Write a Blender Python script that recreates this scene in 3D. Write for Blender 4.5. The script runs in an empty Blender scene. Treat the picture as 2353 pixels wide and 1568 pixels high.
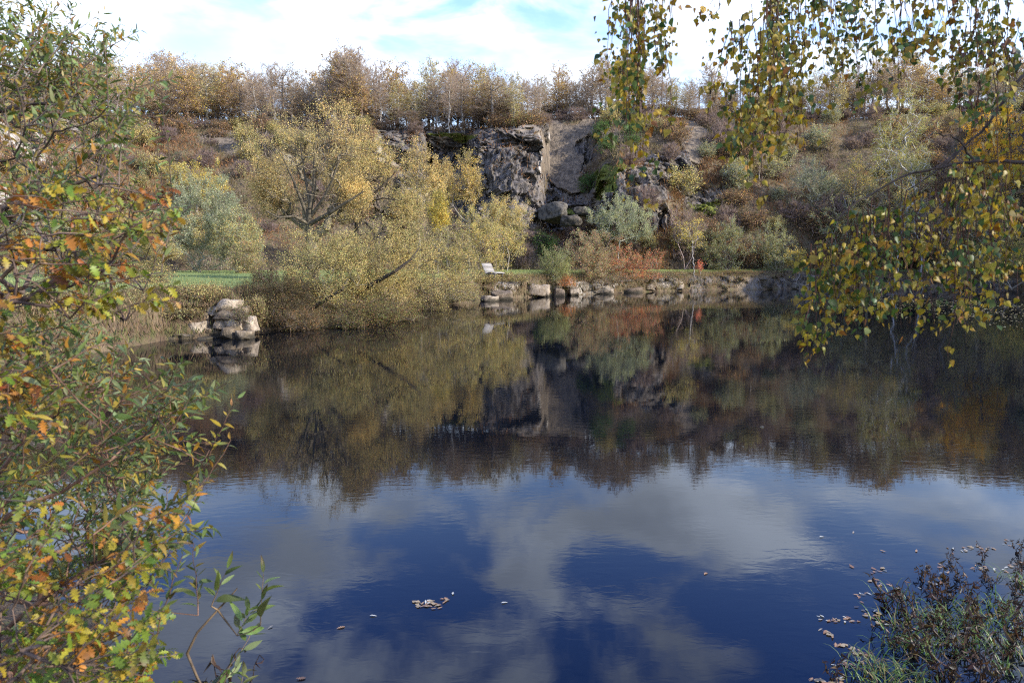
import bpy, math
import numpy as np
from mathutils import Vector
R = math.radians

# ------------------------------------------------------------------ camera, sky, sun, exposure
scene = bpy.context.scene
EYE = 3.0
PITCH = 6.62
cam_d = bpy.data.cameras.new('camera')
cam = bpy.data.objects.new('camera', cam_d)
scene.collection.objects.link(cam)
cam.location = (0, 0, EYE)
cam.rotation_euler = (R(90 - PITCH), 0, 0)
cam_d.lens = 24; cam_d.sensor_width = 36; cam_d.clip_start = 0.05; cam_d.clip_end = 3000
cam_d.dof.use_dof = True; cam_d.dof.focus_distance = 45; cam_d.dof.aperture_fstop = 4.5
scene.camera = cam

SUN_AZ, SUN_EL = 110, 27          # azimuth clockwise from the view direction
az, el = R(SUN_AZ), R(SUN_EL)
sun_vec = Vector((math.sin(az) * math.cos(el), math.cos(az) * math.cos(el), math.sin(el)))
sd = bpy.data.lights.new('sun', 'SUN'); sd.energy = 5.0; sd.angle = R(0.5); sd.color = (1.0, 0.93, 0.82)
so = bpy.data.objects.new('sun', sd); scene.collection.objects.link(so)
so.rotation_euler = sun_vec.to_track_quat('Z', 'Y').to_euler()

w = bpy.data.worlds.new('World'); scene.world = w; w.use_nodes = True
nt = w.node_tree; nt.nodes.clear()
def N(nt, t, **k):
    n = nt.nodes.new(t)
    for a, b in k.items(): setattr(n, a, b)
    return n
def mth(nt, op, a, b=None, c=None, clamp=False):
    n = N(nt, 'ShaderNodeMath', operation=op, use_clamp=clamp)
    for i, v in enumerate((a, b, c)):
        if v is None: continue
        if isinstance(v, (int, float)): n.inputs[i].default_value = v
        else: nt.links.new(v, n.inputs[i])
    return n.outputs[0]
def mixc(nt, f, a, b, blend='MIX'):
    n = N(nt, 'ShaderNodeMix', data_type='RGBA', blend_type=blend)
    for s, v in ((0, f), (6, a), (7, b)):
        if isinstance(v, (int, float)): n.inputs[s].default_value = v
        elif isinstance(v, tuple): n.inputs[s].default_value = (*v, 1) if len(v) == 3 else v
        else: nt.links.new(v, n.inputs[s])
    return n.outputs[2]
def noise(nt, vec, scale, detail=4, rough=0.55, dist=0.0):
    n = N(nt, 'ShaderNodeTexNoise'); n.inputs['Scale'].default_value = scale
    n.inputs['Detail'].default_value = detail; n.inputs['Roughness'].default_value = rough
    n.inputs['Distortion'].default_value = dist
    if vec is not None: nt.links.new(vec, n.inputs['Vector'])
    return n.outputs[0]
def maprange(nt, v, a, b, c=0.0, d=1.0, smooth=True):
    n = N(nt, 'ShaderNodeMapRange'); n.interpolation_type = 'SMOOTHSTEP' if smooth else 'LINEAR'
    nt.links.new(v, n.inputs[0])
    for i, x in enumerate((a, b, c, d)):
        if isinstance(x, (int, float)): n.inputs[1 + i].default_value = x
        else: nt.links.new(x, n.inputs[1 + i])
    return n.outputs[0]
sky = N(nt, 'ShaderNodeTexSky', sky_type='NISHITA', sun_disc=False)
sky.sun_elevation = el; sky.sun_rotation = az; sky.air_density = 1.0; sky.dust_density = 0.9; sky.ozone_density = 1.6
tc = N(nt, 'ShaderNodeTexCoord')
sep = N(nt, 'ShaderNodeSeparateXYZ'); nt.links.new(tc.outputs['Generated'], sep.inputs[0])
zc = mth(nt, 'MAXIMUM', sep.outputs[2], 0.0)
den = mth(nt, 'ADD', zc, 0.22)
cx = mth(nt, 'DIVIDE', sep.outputs[0], den); cy = mth(nt, 'DIVIDE', sep.outputs[1], den)
cmb = N(nt, 'ShaderNodeCombineXYZ'); nt.links.new(cx, cmb.inputs[0]); nt.links.new(cy, cmb.inputs[1]); cmb.inputs[2].default_value = 5.2
cn = noise(nt, cmb.outputs[0], 2.7, 7, 0.54, 0.35)
thr = maprange(nt, zc, 0.22, 0.40, 0.28, 0.435)
thr2 = mth(nt, 'ADD', thr, maprange(nt, zc, 0.25, 0.38, 0.34, 0.15))
cover = maprange(nt, cn, thr, thr2)
cover = mth(nt, 'MULTIPLY', cover, maprange(nt, zc, 0.3, 0.6, 0.9, 0.62))
bright = maprange(nt, zc, 0.30, 0.46, 0.76, 1.12)
shade = maprange(nt, noise(nt, cmb.outputs[0], 2.3, 4), 0.3, 0.7, 0.55, 1.15)
cb = mth(nt, 'MULTIPLY', bright, shade)
ccol = N(nt, 'ShaderNodeVectorMath', operation='SCALE'); ccol.inputs[0].default_value = (9.2, 10.4, 12.4); nt.links.new(cb, ccol.inputs['Scale'])
tint = mixc(nt, maprange(nt, zc, 0.25, 0.55), (1.6, 1.65, 1.9), (0.66, 1.12, 2.5))
skyc = mixc(nt, 1.0, sky.outputs[0], tint, 'MULTIPLY')
skymix = mixc(nt, cover, skyc, ccol.outputs[0])
bg = N(nt, 'ShaderNodeBackground'); bg.inputs[1].default_value = 0.12; nt.links.new(skymix, bg.inputs[0])
wo = N(nt, 'ShaderNodeOutputWorld'); nt.links.new(bg.outputs[0], wo.inputs[0])

vs = scene.view_settings
vs.view_transform = 'Standard'; vs.look = 'None'; vs.gamma = 1; vs.use_curve_mapping = False
vs.exposure = 1.08
scene.cycles.max_bounces = 5; scene.cycles.diffuse_bounces = 2; scene.cycles.glossy_bounces = 2
scene.cycles.transmission_bounces = 3; scene.cycles.transparent_max_bounces = 4
scene.cycles.sample_clamp_indirect = 6; scene.cycles.filter_width = 1.1; scene.cycles.use_denoising = False

# ------------------------------------------------------------------ helpers
C = scene.collection
F, PX0, PY0 = 1568.0, 1176.0, 784.0
cp, sp = math.cos(R(PITCH)), math.sin(R(PITCH))
def ray(px, py):
    a = (px - PX0) / F; b = -(py - PY0) / F
    return np.array([a, cp + b * sp, -sp + b * cp])
def P(px, py, Y):                      # the point at forward distance Y along a line of sight
    r = ray(px, py); return np.array([0, 0, EYE]) + r * (Y / r[1])
def G(px, py, z=0.0):                  # where a line of sight meets the level z
    r = ray(px, py); return np.array([0, 0, EYE]) + r * ((z - EYE) / r[2])
def topx(p):                           # world (n,3) -> picture units
    d = p - np.array([0, 0, EYE])
    fwd = d[:, 1] * cp - d[:, 2] * sp; up = d[:, 1] * sp + d[:, 2] * cp
    fwd = np.maximum(fwd, 0.1)
    return PX0 + F * d[:, 0] / fwd, PY0 - F * up / fwd
def nrm(v):
    return v / np.maximum(np.linalg.norm(v, axis=-1, keepdims=True), 1e-9)

def hsh(i, j, k, s=0):
    h = (i.astype(np.int64) * 374761393 + j.astype(np.int64) * 668265263 + k.astype(np.int64) * 2147483647 + s * 144665) & 0xffffffff
    h = ((h ^ (h >> 13)) * 1274126177) & 0xffffffff
    h = ((h ^ (h >> 16)) * 2246822519) & 0xffffffff
    return ((h ^ (h >> 15)) & 0xffffff) / float(0xffffff)
def vnoise(p, s=0):
    f = np.floor(p); t = p - f; t = t * t * (3 - 2 * t); i, j, k = (f[:, a].astype(np.int64) for a in range(3))
    o = 0
    for a in (0, 1):
        for b in (0, 1):
            for c in (0, 1):
                wgt = (t[:, 0] if a else 1 - t[:, 0]) * (t[:, 1] if b else 1 - t[:, 1]) * (t[:, 2] if c else 1 - t[:, 2])
                o = o + wgt * hsh(i + a, j + b, k + c, s)
    return o * 2 - 1
def fbm(p, oct=4, s=0):
    o = 0; a = 1.0
    for q in range(oct): o = o + a * vnoise(p * 2 ** q + q * 17.3, s + q); a *= 0.5
    return o
def cells(p, s=0):                     # random value of the nearest cell: blocky rock
    f = np.floor(p).astype(np.int64); best = np.full(len(p), 1e9); val = np.zeros(len(p)); 
    for a in (-1, 0, 1):
        for b in (-1, 0, 1):
            for c in (-1, 0, 1):
                i, j, k = f[:, 0] + a, f[:, 1] + b, f[:, 2] + c
                q = np.stack([i + hsh(i, j, k, s), j + hsh(i, j, k, s + 1), k + hsh(i, j, k, s + 2)], 1)
                d = ((p - q) ** 2).sum(1); m = d < best
                best = np.where(m, d, best); val = np.where(m, hsh(i, j, k, s + 3), val)
    return val * 2 - 1

class Acc:
    def __init__(s): s.v = []; s.f = []; s.c = []; s.n = 0
    def add(s, v, faces, col):
        v = np.asarray(v, np.float32).reshape(-1, 3)
        col = np.asarray(col, np.float32)
        if col.ndim == 1: col = np.tile(col, (len(v), 1))
        s.v.append(v); s.c.append(col); s.f.append(np.asarray(faces, np.int64) + s.n); s.n += len(v)
    def build(s, name, mat, parent=None, smooth=False, attrs=None):
        me = bpy.data.meshes.new(name)
        if not s.v: v = np.zeros((0, 3), np.float32)
        else: v = np.concatenate(s.v)
        c = np.concatenate(s.c)
        me.vertices.add(len(v)); me.vertices.foreach_set('co', v.ravel())
        li = np.concatenate([f.ravel() for f in s.f]).astype(np.int32)
        tot = np.concatenate([np.full(len(f), f.shape[1]) for f in s.f])
        st = np.concatenate([[0], np.cumsum(tot)[:-1]]).astype(np.int32)
        me.loops.add(len(li)); me.loops.foreach_set('vertex_index', li)
        me.polygons.add(len(st)); me.polygons.foreach_set('loop_start', st)
        if smooth: me.polygons.foreach_set('use_smooth', np.ones(len(st), bool))
        at = me.color_attributes.new('col', 'FLOAT_COLOR', 'POINT')
        at.data.foreach_set('color', np.concatenate([c, np.ones((len(c), 1), np.float32)], 1).ravel())
        for k, a in (attrs or {}).items():
            t = me.attributes.new(k, 'FLOAT', 'POINT'); t.data.foreach_set('value', np.asarray(a, np.float32))
        me.update(calc_edges=True); me.validate()
        me.materials.append(mat)
        o = bpy.data.objects.new(name, me); C.objects.link(o)
        if parent is not None: o.parent = parent
        return o
def empty(name, loc, rz=0.0, sc=1.0):
    o = bpy.data.objects.new(name, None); C.objects.link(o); o.location = [float(q) for q in loc]
    o.rotation_euler = (0, 0, rz); o.scale = (sc, sc, sc) if isinstance(sc, (int, float)) else sc
    o.empty_display_size = 0.2
    return o
def tag(o, label=None, cat=None, group=None, kind=None):
    if label: o['label'] = label
    if cat: o['category'] = cat
    if group: o['group'] = group
    if kind: o['kind'] = kind
    return o
def dup(root, loc, rz, sc):
    r = root.copy(); C.objects.link(r); r.location = [float(q) for q in loc]; r.rotation_euler = (0, 0, rz)
    r.scale = (sc, sc, sc) if isinstance(sc, (int, float)) else sc
    for ch in root.children:
        c = ch.copy(); C.objects.link(c); c.parent = r
    return r

def tubes(acc, p0, p1, r0, r1, n, col):
    p0 = np.asarray(p0, float); p1 = np.asarray(p1, float); E = len(p0)
    if E == 0: return
    d = nrm(p1 - p0); h = np.where(np.abs(d[:, 2:3]) > 0.9, np.array([[1., 0, 0]]), np.array([[0, 0, 1.]]))
    a = nrm(np.cross(d, h)); b = np.cross(d, a)
    th = np.arange(n) * 2 * np.pi / n
    ring = a[:, None, :] * np.cos(th)[None, :, None] + b[:, None, :] * np.sin(th)[None, :, None]
    v = np.concatenate([p0[:, None] + ring * np.asarray(r0)[:, None, None], p1[:, None] + ring * np.asarray(r1)[:, None, None]], 1)
    base = np.arange(E)[:, None] * 2 * n; k = np.arange(n); k2 = (k + 1) % n
    f = np.stack([base + k, base + k2, base + n + k2, base + n + k], -1).reshape(-1, 4)
    col = np.asarray(col, float)
    if col.ndim == 2: col = np.repeat(col, 2 * n, 0)
    acc.add(v.reshape(-1, 3), f, col)
def poly_tube(acc, pts, r0, r1, n, col):
    pts = np.asarray(pts, float); k = len(pts); rr = np.linspace(r0, r1, k)
    tubes(acc, pts[:-1], pts[1:], rr[:-1], rr[1:], n, col)
def rhomb(acc, p, d, nv, ln, wd, col):  # leaf = a folded rhombus
    d = nrm(d); s = nrm(np.cross(d, nv)); n = np.cross(s, d)
    ln = np.asarray(ln)[:, None]; wd = np.asarray(wd)[:, None]
    v = np.stack([p, p + d * ln * .45 + s * wd * .5 + n * wd * .12, p + d * ln, p + d * ln * .45 - s * wd * .5 + n * wd * .12], 1)
    f = np.arange(len(p) * 4).reshape(-1, 4)
    acc.add(v.reshape(-1, 3), f, np.repeat(col, 4, 0))
def leaf_tpl(st, hw, fold=0.25, curl=0.25):
    v = []; f = []
    for t, q in st:
        x = q * hw
        v += [(0, t, -curl * t * t), (-x, t, fold * x - curl * t * t), (x, t, fold * x - curl * t * t)]
    for i in range(len(st) - 1):
        a = 3 * i; b = a + 3
        f += [(a, b, b + 1, a + 1), (a, a + 2, b + 2, b)]
    return np.array(v, float), np.array(f)
WILLOW = leaf_tpl([(0, .06), (.12, .1), (.2, .6), (.4, 1), (.62, .9), (.83, .5), (1, .02)], .135, .3, .22)
BIRCH = leaf_tpl([(0, .03), (.16, .05), (.22, .75), (.36, 1), (.55, .8), (.78, .38), (1, .02)], .36, .2, .12)
OAK = leaf_tpl([(0, .05), (.1, .08), (.19, .4), (.26, .16), (.39, .8), (.47, .26), (.6, 1.0), (.68, .32), (.79, .82), (.86, .36), (.95, .45), (1, .1)], .36, .15, .25)
DEADLEAF = leaf_tpl([(0, .05), (.2, .5), (.45, 1), (.75, .7), (1, .05)], .18, 1.0, .75)
_lr = np.random.default_rng(99)
def leaves(acc, tpl, p, d, nv, size, col):
    """shaped leaves, each with its own width, curl and browned tip"""
    tv, tf = tpl; d = nrm(d); s = nrm(np.cross(d, nv)); n = np.cross(s, d); size = np.asarray(size); N_ = len(p)
    cu = _lr.uniform(-.6, 2.4, N_)[:, None, None]; wd = _lr.uniform(.72, 1.18, N_)[:, None, None]; bend = _lr.normal(0, .16, N_)[:, None, None]
    x = tv[None, :, 0:1] * wd + bend * tv[None, :, 1:2] ** 2
    v = p[:, None] + size[:, None, None] * (s[:, None] * x + d[:, None] * tv[None, :, 1:2] + n[:, None] * tv[None, :, 2:3] * cu)
    k = len(tv); f = (tf[None] + (np.arange(N_) * k)[:, None, None]).reshape(-1, 4)
    br = (_lr.random(N_) < .28) * _lr.uniform(.2, 1, N_); wt = np.clip(br[:, None] * np.abs(tv[None, :, 1]) ** 2 + br[:, None] * _lr.uniform(-.3, .3, (N_, k)), 0, .85)[..., None]
    cc = np.asarray(col)[:, None] * (1 - wt) + np.array([.10, .05, .02]) * wt; cc = cc * _lr.uniform(.85, 1.15, (N_, k, 1))
    acc.add(v.reshape(-1, 3), f, cc.reshape(-1, 3))
def pal(rng, palette, n, jit=0.18):
    c = np.array([q[0] for q in palette], float); wt = np.array([q[1] for q in palette], float)
    i = rng.choice(len(c), n, p=wt / wt.sum())
    return np.clip(c[i] * (1 + rng.normal(0, jit, (n, 1))) * (1 + rng.normal(0, .06, (n, 3))), .004, .9)

def grow(trunk, att, alpha=0.3, up=0.0):
    """join every attractor to the nearest limb, weighing the way down to the root: a branching skeleton"""
    pts = [np.asarray(q, float) for q in trunk]; par = [-1] + list(range(len(trunk) - 1)); pl = [0.0]
    for i in range(1, len(pts)): pl.append(pl[-1] + np.linalg.norm(pts[i] - pts[i - 1]))
    A = np.array(pts); PL = np.array(pl)
    s0 = A[-1] if len(trunk) > 1 else A[0]
    for q in att[np.argsort(np.linalg.norm(att - s0, axis=1))]:
        dv = q - A; cost = np.linalg.norm(dv, axis=1); c = cost + alpha * PL + up * np.maximum(0, -dv[:, 2])
        if len(trunk) > 2: c[:len(trunk) // 3] += 1e3
        j = int(np.argmin(c)); A = np.vstack([A, q]); PL = np.append(PL, PL[j] + cost[j]); par.append(j)
    return A, np.array(par)
def radii(par, tip, root, p=2.3):
    n = len(par); acc_ = np.zeros(n); has = np.zeros(n, bool)
    for i in range(n - 1, -1, -1):
        if not has[i]: acc_[i] = 1.0
        if par[i] >= 0: acc_[par[i]] += acc_[i]; has[par[i]] = True
    r = acc_ ** (1 / p); m = r.max()
    return tip + (r - 1) / max(m - 1, 1e-6) * (root - tip)
def skeleton(acc, A, par, rad, rng, col, n_thick=6, bend=.1):
    i = np.where(par >= 0)[0]; a = A[par[i]]; b = A[i]; ln = np.linalg.norm(b - a, axis=1, keepdims=True)
    m = (a + b) / 2 + rng.normal(0, 1, a.shape) * ln * bend
    r1 = rad[i]; r0 = np.minimum(rad[par[i]], r1 * 1.8); rm = (r0 + r1) / 2
    thick = r1 > rad.max() * .3
    for msk, n in ((thick, n_thick), (~thick, 3)):
        c = np.array(col) * (1 + rng.normal(0, .12, (msk.sum(), 1)))
        tubes(acc, a[msk], m[msk], r0[msk], rm[msk], n, c); tubes(acc, m[msk], b[msk], rm[msk], r1[msk], n, c)
def blob(rng, c, r, n, k, tight=.28):
    q = nrm(rng.normal(0, 1, (k, 3))) * rng.uniform(.25, 1, (k, 1)) ** .5 * .8
    i = rng.integers(0, k, n); p = q[i] + rng.normal(0, tight, (n, 3))
    l = np.linalg.norm(p, axis=1, keepdims=True); p = np.where(l > 1.12, p / l * 1.12, p)
    return np.asarray(c) + p * np.asarray(r)

# ------------------------------------------------------------------ materials
def mat_base(name):
    m = bpy.data.materials.new(name); m.use_nodes = True; t = m.node_tree; t.nodes.clear()
    o = N(t, 'ShaderNodeOutputMaterial'); return m, t, o
def attr(t, name, out='Color'):
    a = N(t, 'ShaderNodeAttribute'); a.attribute_name = name; return a.outputs[out]
def leaf_mat(name, trans=.35, spec=.25, rough=.5):
    m, t, o = mat_base(name); c = attr(t, 'col')
    b = N(t, 'ShaderNodeBsdfPrincipled'); b.inputs['Roughness'].default_value = rough
    b.inputs['Specular IOR Level'].default_value = spec; t.links.new(c, b.inputs['Base Color'])
    tr = N(t, 'ShaderNodeBsdfTranslucent'); t.links.new(mixc(t, 1.0, c, (1.15, 1.1, .7), 'MULTIPLY'), tr.inputs[0])
    mx = N(t, 'ShaderNodeMixShader'); mx.inputs[0].default_value = trans
    t.links.new(b.outputs[0], mx.inputs[1]); t.links.new(tr.outputs[0], mx.inputs[2]); t.links.new(mx.outputs[0], o.inputs[0])
    return m
M_LEAF = leaf_mat('foliage', .48, .05, .7)
M_FLEAF = leaf_mat('near_leaf', .38, .25, .45)
def bark_mat():
    m, t, o = mat_base('bark'); b = N(t, 'ShaderNodeBsdfPrincipled'); b.inputs['Roughness'].default_value = .9
    b.inputs['Specular IOR Level'].default_value = .1
    tcn = N(t, 'ShaderNodeTexCoord'); n1 = noise(t, tcn.outputs['Object'], 9, 4)
    c = mixc(t, 1.0, attr(t, 'col'), maprange_c(t, n1), 'MULTIPLY'); t.links.new(c, b.inputs['Base Color'])
    t.links.new(b.outputs[0], o.inputs[0]); return m
def maprange_c(t, v, lo=.55, hi=1.45):
    f = maprange(t, v, .3, .7, lo, hi); cb = N(t, 'ShaderNodeCombineXYZ')
    for i in range(3): t.links.new(f, cb.inputs[i])
    return cb.outputs[0]
M_BARK = bark_mat()

def terrain_mat():
    m, t, o = mat_base('quarry_ground'); b = N(t, 'ShaderNodeBsdfPrincipled'); b.inputs['Roughness'].default_value = .95
    b.inputs['Specular IOR Level'].default_value = .08
    g = N(t, 'ShaderNodeNewGeometry').outputs['Position']
    n1 = noise(t, g, .35, 6, .6); n2 = noise(t, g, 2.2, 5, .65); n3 = noise(t, g, 7, 4, .7)
    soil = mixc(t, maprange(t, n1, .35, .65), (.08, .055, .036), (.155, .115, .07))
    soil = mixc(t, maprange(t, n2, .45, .7), soil, (.085, .085, .035))
    mp = N(t, 'ShaderNodeMapping'); mp.inputs['Scale'].default_value = (1.6, 1.6, .22); t.links.new(g, mp.inputs[0])
    st = noise(t, mp.outputs[0], 1.0, 6, .65, .6)
    rock = mixc(t, maprange(t, st, .38, .62), (.03, .027, .025), (.155, .136, .118))
    rock = mixc(t, maprange(t, n1, .5, .62), rock, (.20, .165, .125))
    rock = mixc(t, maprange(t, n3, .56, .7), rock, (.025, .023, .02))
    pale = mixc(t, maprange(t, st, .4, .62), (.20, .17, .135), (.40, .36, .30))
    pale = mixc(t, maprange(t, n3, .55, .72), pale, (.22, .18, .13))
    ms = N(t, 'ShaderNodeMapping'); ms.inputs['Scale'].default_value = (2.2, 2.2, .12); t.links.new(g, ms.inputs[0])
    sn = noise(t, ms.outputs[0], .8, 6, .68, .8)
    sand = mixc(t, maprange(t, sn, .35, .65), (.075, .062, .048), (.20, .158, .112))
    grass = mixc(t, maprange(t, n2, .35, .65), (.11, .16, .05), (.20, .24, .09))
    moss = mixc(t, maprange(t, n2, .35, .65), (.05, .06, .015), (.15, .16, .03))
    wig = mth(t, 'MULTIPLY', mth(t, 'SUBTRACT', n2, .5), 1.1)
    def mk(a): return maprange(t, mth(t, 'ADD', attr(t, a, 'Fac'), wig), .35, .65)
    c = mixc(t, mk('grass'), soil, grass); c = mixc(t, mk('rock'), c, rock); c = mixc(t, mk('pale'), c, pale)
    c = mixc(t, mk('sand'), c, sand); c = mixc(t, mk('moss'), c, moss)
    t.links.new(c, b.inputs['Base Color'])
    bp = N(t, 'ShaderNodeBump'); bp.inputs['Strength'].default_value = .9; bp.inputs['Distance'].default_value = .5
    hh = mth(t, 'ADD', mth(t, 'MULTIPLY', st, .6), mth(t, 'MULTIPLY', n3, .4)); t.links.new(hh, bp.inputs['Height'])
    t.links.new(bp.outputs[0], b.inputs['Normal']); t.links.new(b.outputs[0], o.inputs[0]); return m
M_TERR = terrain_mat()
def stone_mat(name, a, b_, dark):
    m, t, o = mat_base(name); b = N(t, 'ShaderNodeBsdfPrincipled'); b.inputs['Roughness'].default_value = .9
    b.inputs['Specular IOR Level'].default_value = .15
    g = N(t, 'ShaderNodeTexCoord').outputs['Object']; n1 = noise(t, g, 2.0, 6, .65, .4); n2 = noise(t, g, 11, 4, .7)
    c = mixc(t, maprange(t, n1, .35, .65), a, b_); c = mixc(t, maprange(t, n2, .56, .7), c, dark)
    c = mixc(t, 1.0, c, attr(t, 'col'), 'MULTIPLY')
    gp = N(t, 'ShaderNodeNewGeometry').outputs['Position']; sx = N(t, 'ShaderNodeSeparateXYZ'); t.links.new(gp, sx.inputs[0])   # wet, algae-stained foot and lichen
    wet = maprange(t, mth(t, 'ADD', sx.outputs[2], mth(t, 'MULTIPLY', noise(t, gp, 2.5, 4), -.5)), -.16, .06, 1.0, 0.0); c = mixc(t, wet, c, (.045, .038, .026))
    c = mixc(t, maprange(t, noise(t, gp, 1.3, 5, .65), .55, .68, 0.0, .8), c, (.11, .085, .05))
    t.links.new(c, b.inputs['Base Color'])
    bp = N(t, 'ShaderNodeBump'); bp.inputs['Strength'].default_value = .7; bp.inputs['Distance'].default_value = .1
    t.links.new(n2, bp.inputs['Height']); t.links.new(bp.outputs[0], b.inputs['Normal']); t.links.new(b.outputs[0], o.inputs[0]); return m
M_PALE = stone_mat('pale_stone', (.16, .13, .10), (.32, .275, .22), (.08, .06, .045))
M_GREY = stone_mat('grey_stone', (.04, .037, .033), (.17, .158, .138), (.025, .023, .02))
def wood_mat():
    m, t, o = mat_base('weathered_wood'); b = N(t, 'ShaderNodeBsdfPrincipled'); b.inputs['Roughness'].default_value = .75
    g = N(t, 'ShaderNodeTexCoord').outputs['Object']; n1 = noise(t, g, 14, 4, .6)
    c = mixc(t, n1, (.19, .175, .16), (.32, .30, .28)); c = mixc(t, 1.0, c, attr(t, 'col'), 'MULTIPLY')
    t.links.new(c, b.inputs['Base Color']); t.links.new(b.outputs[0], o.inputs[0]); return m
M_WOOD = wood_mat()
def water_mat():
    m, t, o = mat_base('pond_water'); b = N(t, 'ShaderNodeBsdfPrincipled')
    b.inputs['Base Color'].default_value = (.002, .003, .005, 1); b.inputs['Roughness'].default_value = .0; b.inputs['IOR'].default_value = 1.31
    g = N(t, 'ShaderNodeNewGeometry').outputs['Position']
    mp = N(t, 'ShaderNodeMapping'); mp.inputs['Rotation'].default_value = (0, 0, R(-20)); mp.inputs['Scale'].default_value = (.42, 1.0, 1); t.links.new(g, mp.inputs[0])
    a = noise(t, mp.outputs[0], 9.0, 3, .5, .5); c = noise(t, mp.outputs[0], 2.2, 2, .5, .3)
    patch = maprange(t, noise(t, g, .45, 3, .5), .38, .62, .25, 1.0)
    hgt = mth(t, 'ADD', mth(t, 'MULTIPLY', mth(t, 'MULTIPLY', a, patch), .011), mth(t, 'MULTIPLY', c, .0022))
    bp = N(t, 'ShaderNodeBump'); bp.inputs['Strength'].default_value = 1.0; bp.inputs['Distance'].default_value = .09
    t.links.new(hgt, bp.inputs['Height']); t.links.new(bp.outputs[0], b.inputs['Normal']); t.links.new(b.outputs[0], o.inputs[0]); return m
M_WATER = water_mat()

# ------------------------------------------------------------------ terrain of the far side (bank, meadow, quarry wall, plateau)
def shoreY(px, py): return G(px, py)[1]
# px : shore py, bank height, base distance of the hill, then four (py, distance) pairs up the wall
KEYS = [
    (-1500, 1000, 1.2, 22, (470, 25), (330, 29), (200, 33), (120, 40)),
    (-600, 905, 1.3, 34, (480, 38), (340, 42), (240, 47), (190, 55)),
    (0, 850, 1.3, 50, (490, 54), (360, 58), (280, 62), (240, 72)),
    (300, 806, 1.3, 62, (490, 70), (400, 76), (325, 82), (285, 90)),
    (430, 780, 1.3, 68, (500, 77), (400, 86), (335, 92), (300, 98)),
    (570, 772, 1.4, 70, (510, 79), (400, 87), (335, 93), (300, 98)),
    (610, 762, 0.5, 70, (500, 80), (400, 86), (335, 92), (300, 98)),
    (850, 745, 0.5, 76, (470, 86), (390, 89), (330, 92), (297, 97)),
    (985, 709, 0.8, 78, (490, 86), (400, 91), (335, 94), (303, 97)),
    (1000, 705, 0.8, 78, (490, 88), (410, 96), (345, 101), (306, 98)),
    (1085, 692, 1.2, 79, (495, 88), (410, 96), (345, 101), (302, 98)),
    (1108, 689, 1.2, 79, (500, 83), (420, 87), (345, 89), (300, 95)),
    (1180, 685, 1.3, 80, (500, 83), (430, 86), (340, 88.5), (295, 94)),
    (1235, 682, 1.3, 81, (520, 84), (440, 86.5), (350, 89.5), (290, 95)),
    (1255, 680, 1.3, 82, (530, 87), (470, 92), (360, 99), (281, 103)),
    (1345, 676, 1.3, 82, (520, 86), (450, 91), (370, 98), (272, 103)),
    (1370, 675, 1.3, 80, (500, 82), (430, 85), (352, 94), (268, 102)),
    (1400, 673, 1.4, 79, (495, 81), (388, 83), (346, 92), (270, 103)),
    (1480, 670, 1.4, 79, (490, 81), (392, 84), (350, 92), (268, 104)),
    (1560, 668, 1.4, 80, (480, 85), (420, 89), (335, 95), (272, 104)),
    (1620, 666, 1.4, 81, (490, 86), (400, 92), (310, 98), (272, 106)),
    (1760, 664, 1.5, 82, (490, 87), (400, 94), (330, 101), (278, 110)),
    (1900, 663, 1.4, 82, (500, 87), (410, 95), (340, 103), (275, 112)),
    (2100, 663, 1.0, 80, (500, 86), (410, 94), (330, 102), (265, 112)),
    (2352, 664, 1.0, 76, (490, 82), (390, 90), (300, 98), (240, 108)),
    (2500, 668, 1.0, 66, (470, 72), (360, 79), (250, 87), (180, 97)),  # unseen right flank from here on, shaped to shade the right shore
    (2750, 672, 1.0, 45, (430, 48), (220, 54), (110, 60), (40, 67)),
    (3000, 690, 1.0, 40, (420, 44), (220, 50), (40, 56), (-60, 64)),
    (3900, 720, 1.0, 30, (380, 34), (180, 40), (0, 46), (-60, 54)),
]
KU = []; KP = []
for k in KEYS:
    u = (k[0] - PX0) / F / (cp - 0.05)
    Ys = shoreY(PX0, k[1]); z5 = [(Y, EYE + Y * ray(PX0, py)[2] / ray(PX0, py)[1]) for py, Y in k[4:]]
    z2 = k[2]
    zt = z5[-1][1]
    pr = [(Ys - 3, -2.0), (Ys, 0.0), (Ys + .7, z2), (Ys + 3.0, 1.95), (max(k[3], Ys + 6), 2.1)] + z5 + [(z5[-1][0] + 25, zt + 5.2), (z5[-1][0] + 140, zt + 8)]
    KU.append(u); KP.append(pr)
KU = np.array(KU); KP = np.array(KP)                      # (k, 11, 2)
def prof(u):
    return np.stack([[np.interp(u, KU, KP[:, i, j]) for j in (0, 1)] for i in range(KP.shape[1])])
def ground_z(x, y):
    p = prof(x / y); return float(np.interp(y, p[:, 0], p[:, 1]))
SEG = [5, 6, 7, 14, 36, 38, 38, 32, 8, 6]
us = np.concatenate([np.linspace(KU[0], -.82, 60)[:-1], np.linspace(-.82, -.16, 230)[:-1], np.linspace(-.16, .34, 480)[:-1], np.linspace(.34, .82, 170), np.linspace(.82, KU[-1], 60)[1:]])
PT = np.stack([np.stack([np.interp(us, KU, KP[:, i, j]) for j in (0, 1)], 1) for i in range(KP.shape[1])], 1)   # (nu, 11, 2)
rows = []; seg_id = []
for i, s in enumerate(SEG):
    for q in range(s): rows.append((i, q / s)); seg_id.append(i + q / s)
rows.append((len(SEG) - 1, 1.0)); seg_id.append(len(SEG))
seg_id = np.array(seg_id)
prof_rows = np.stack([PT[:, i] * (1 - t) + PT[:, i + 1] * t for i, t in rows], 1)       # (nu, nr, 2)
nu, nr = prof_rows.shape[:2]
X = us[:, None] * prof_rows[..., 0]; V = np.stack([X, prof_rows[..., 0], prof_rows[..., 1]], -1).reshape(-1, 3)
sid = np.tile(seg_id, nu)
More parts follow.
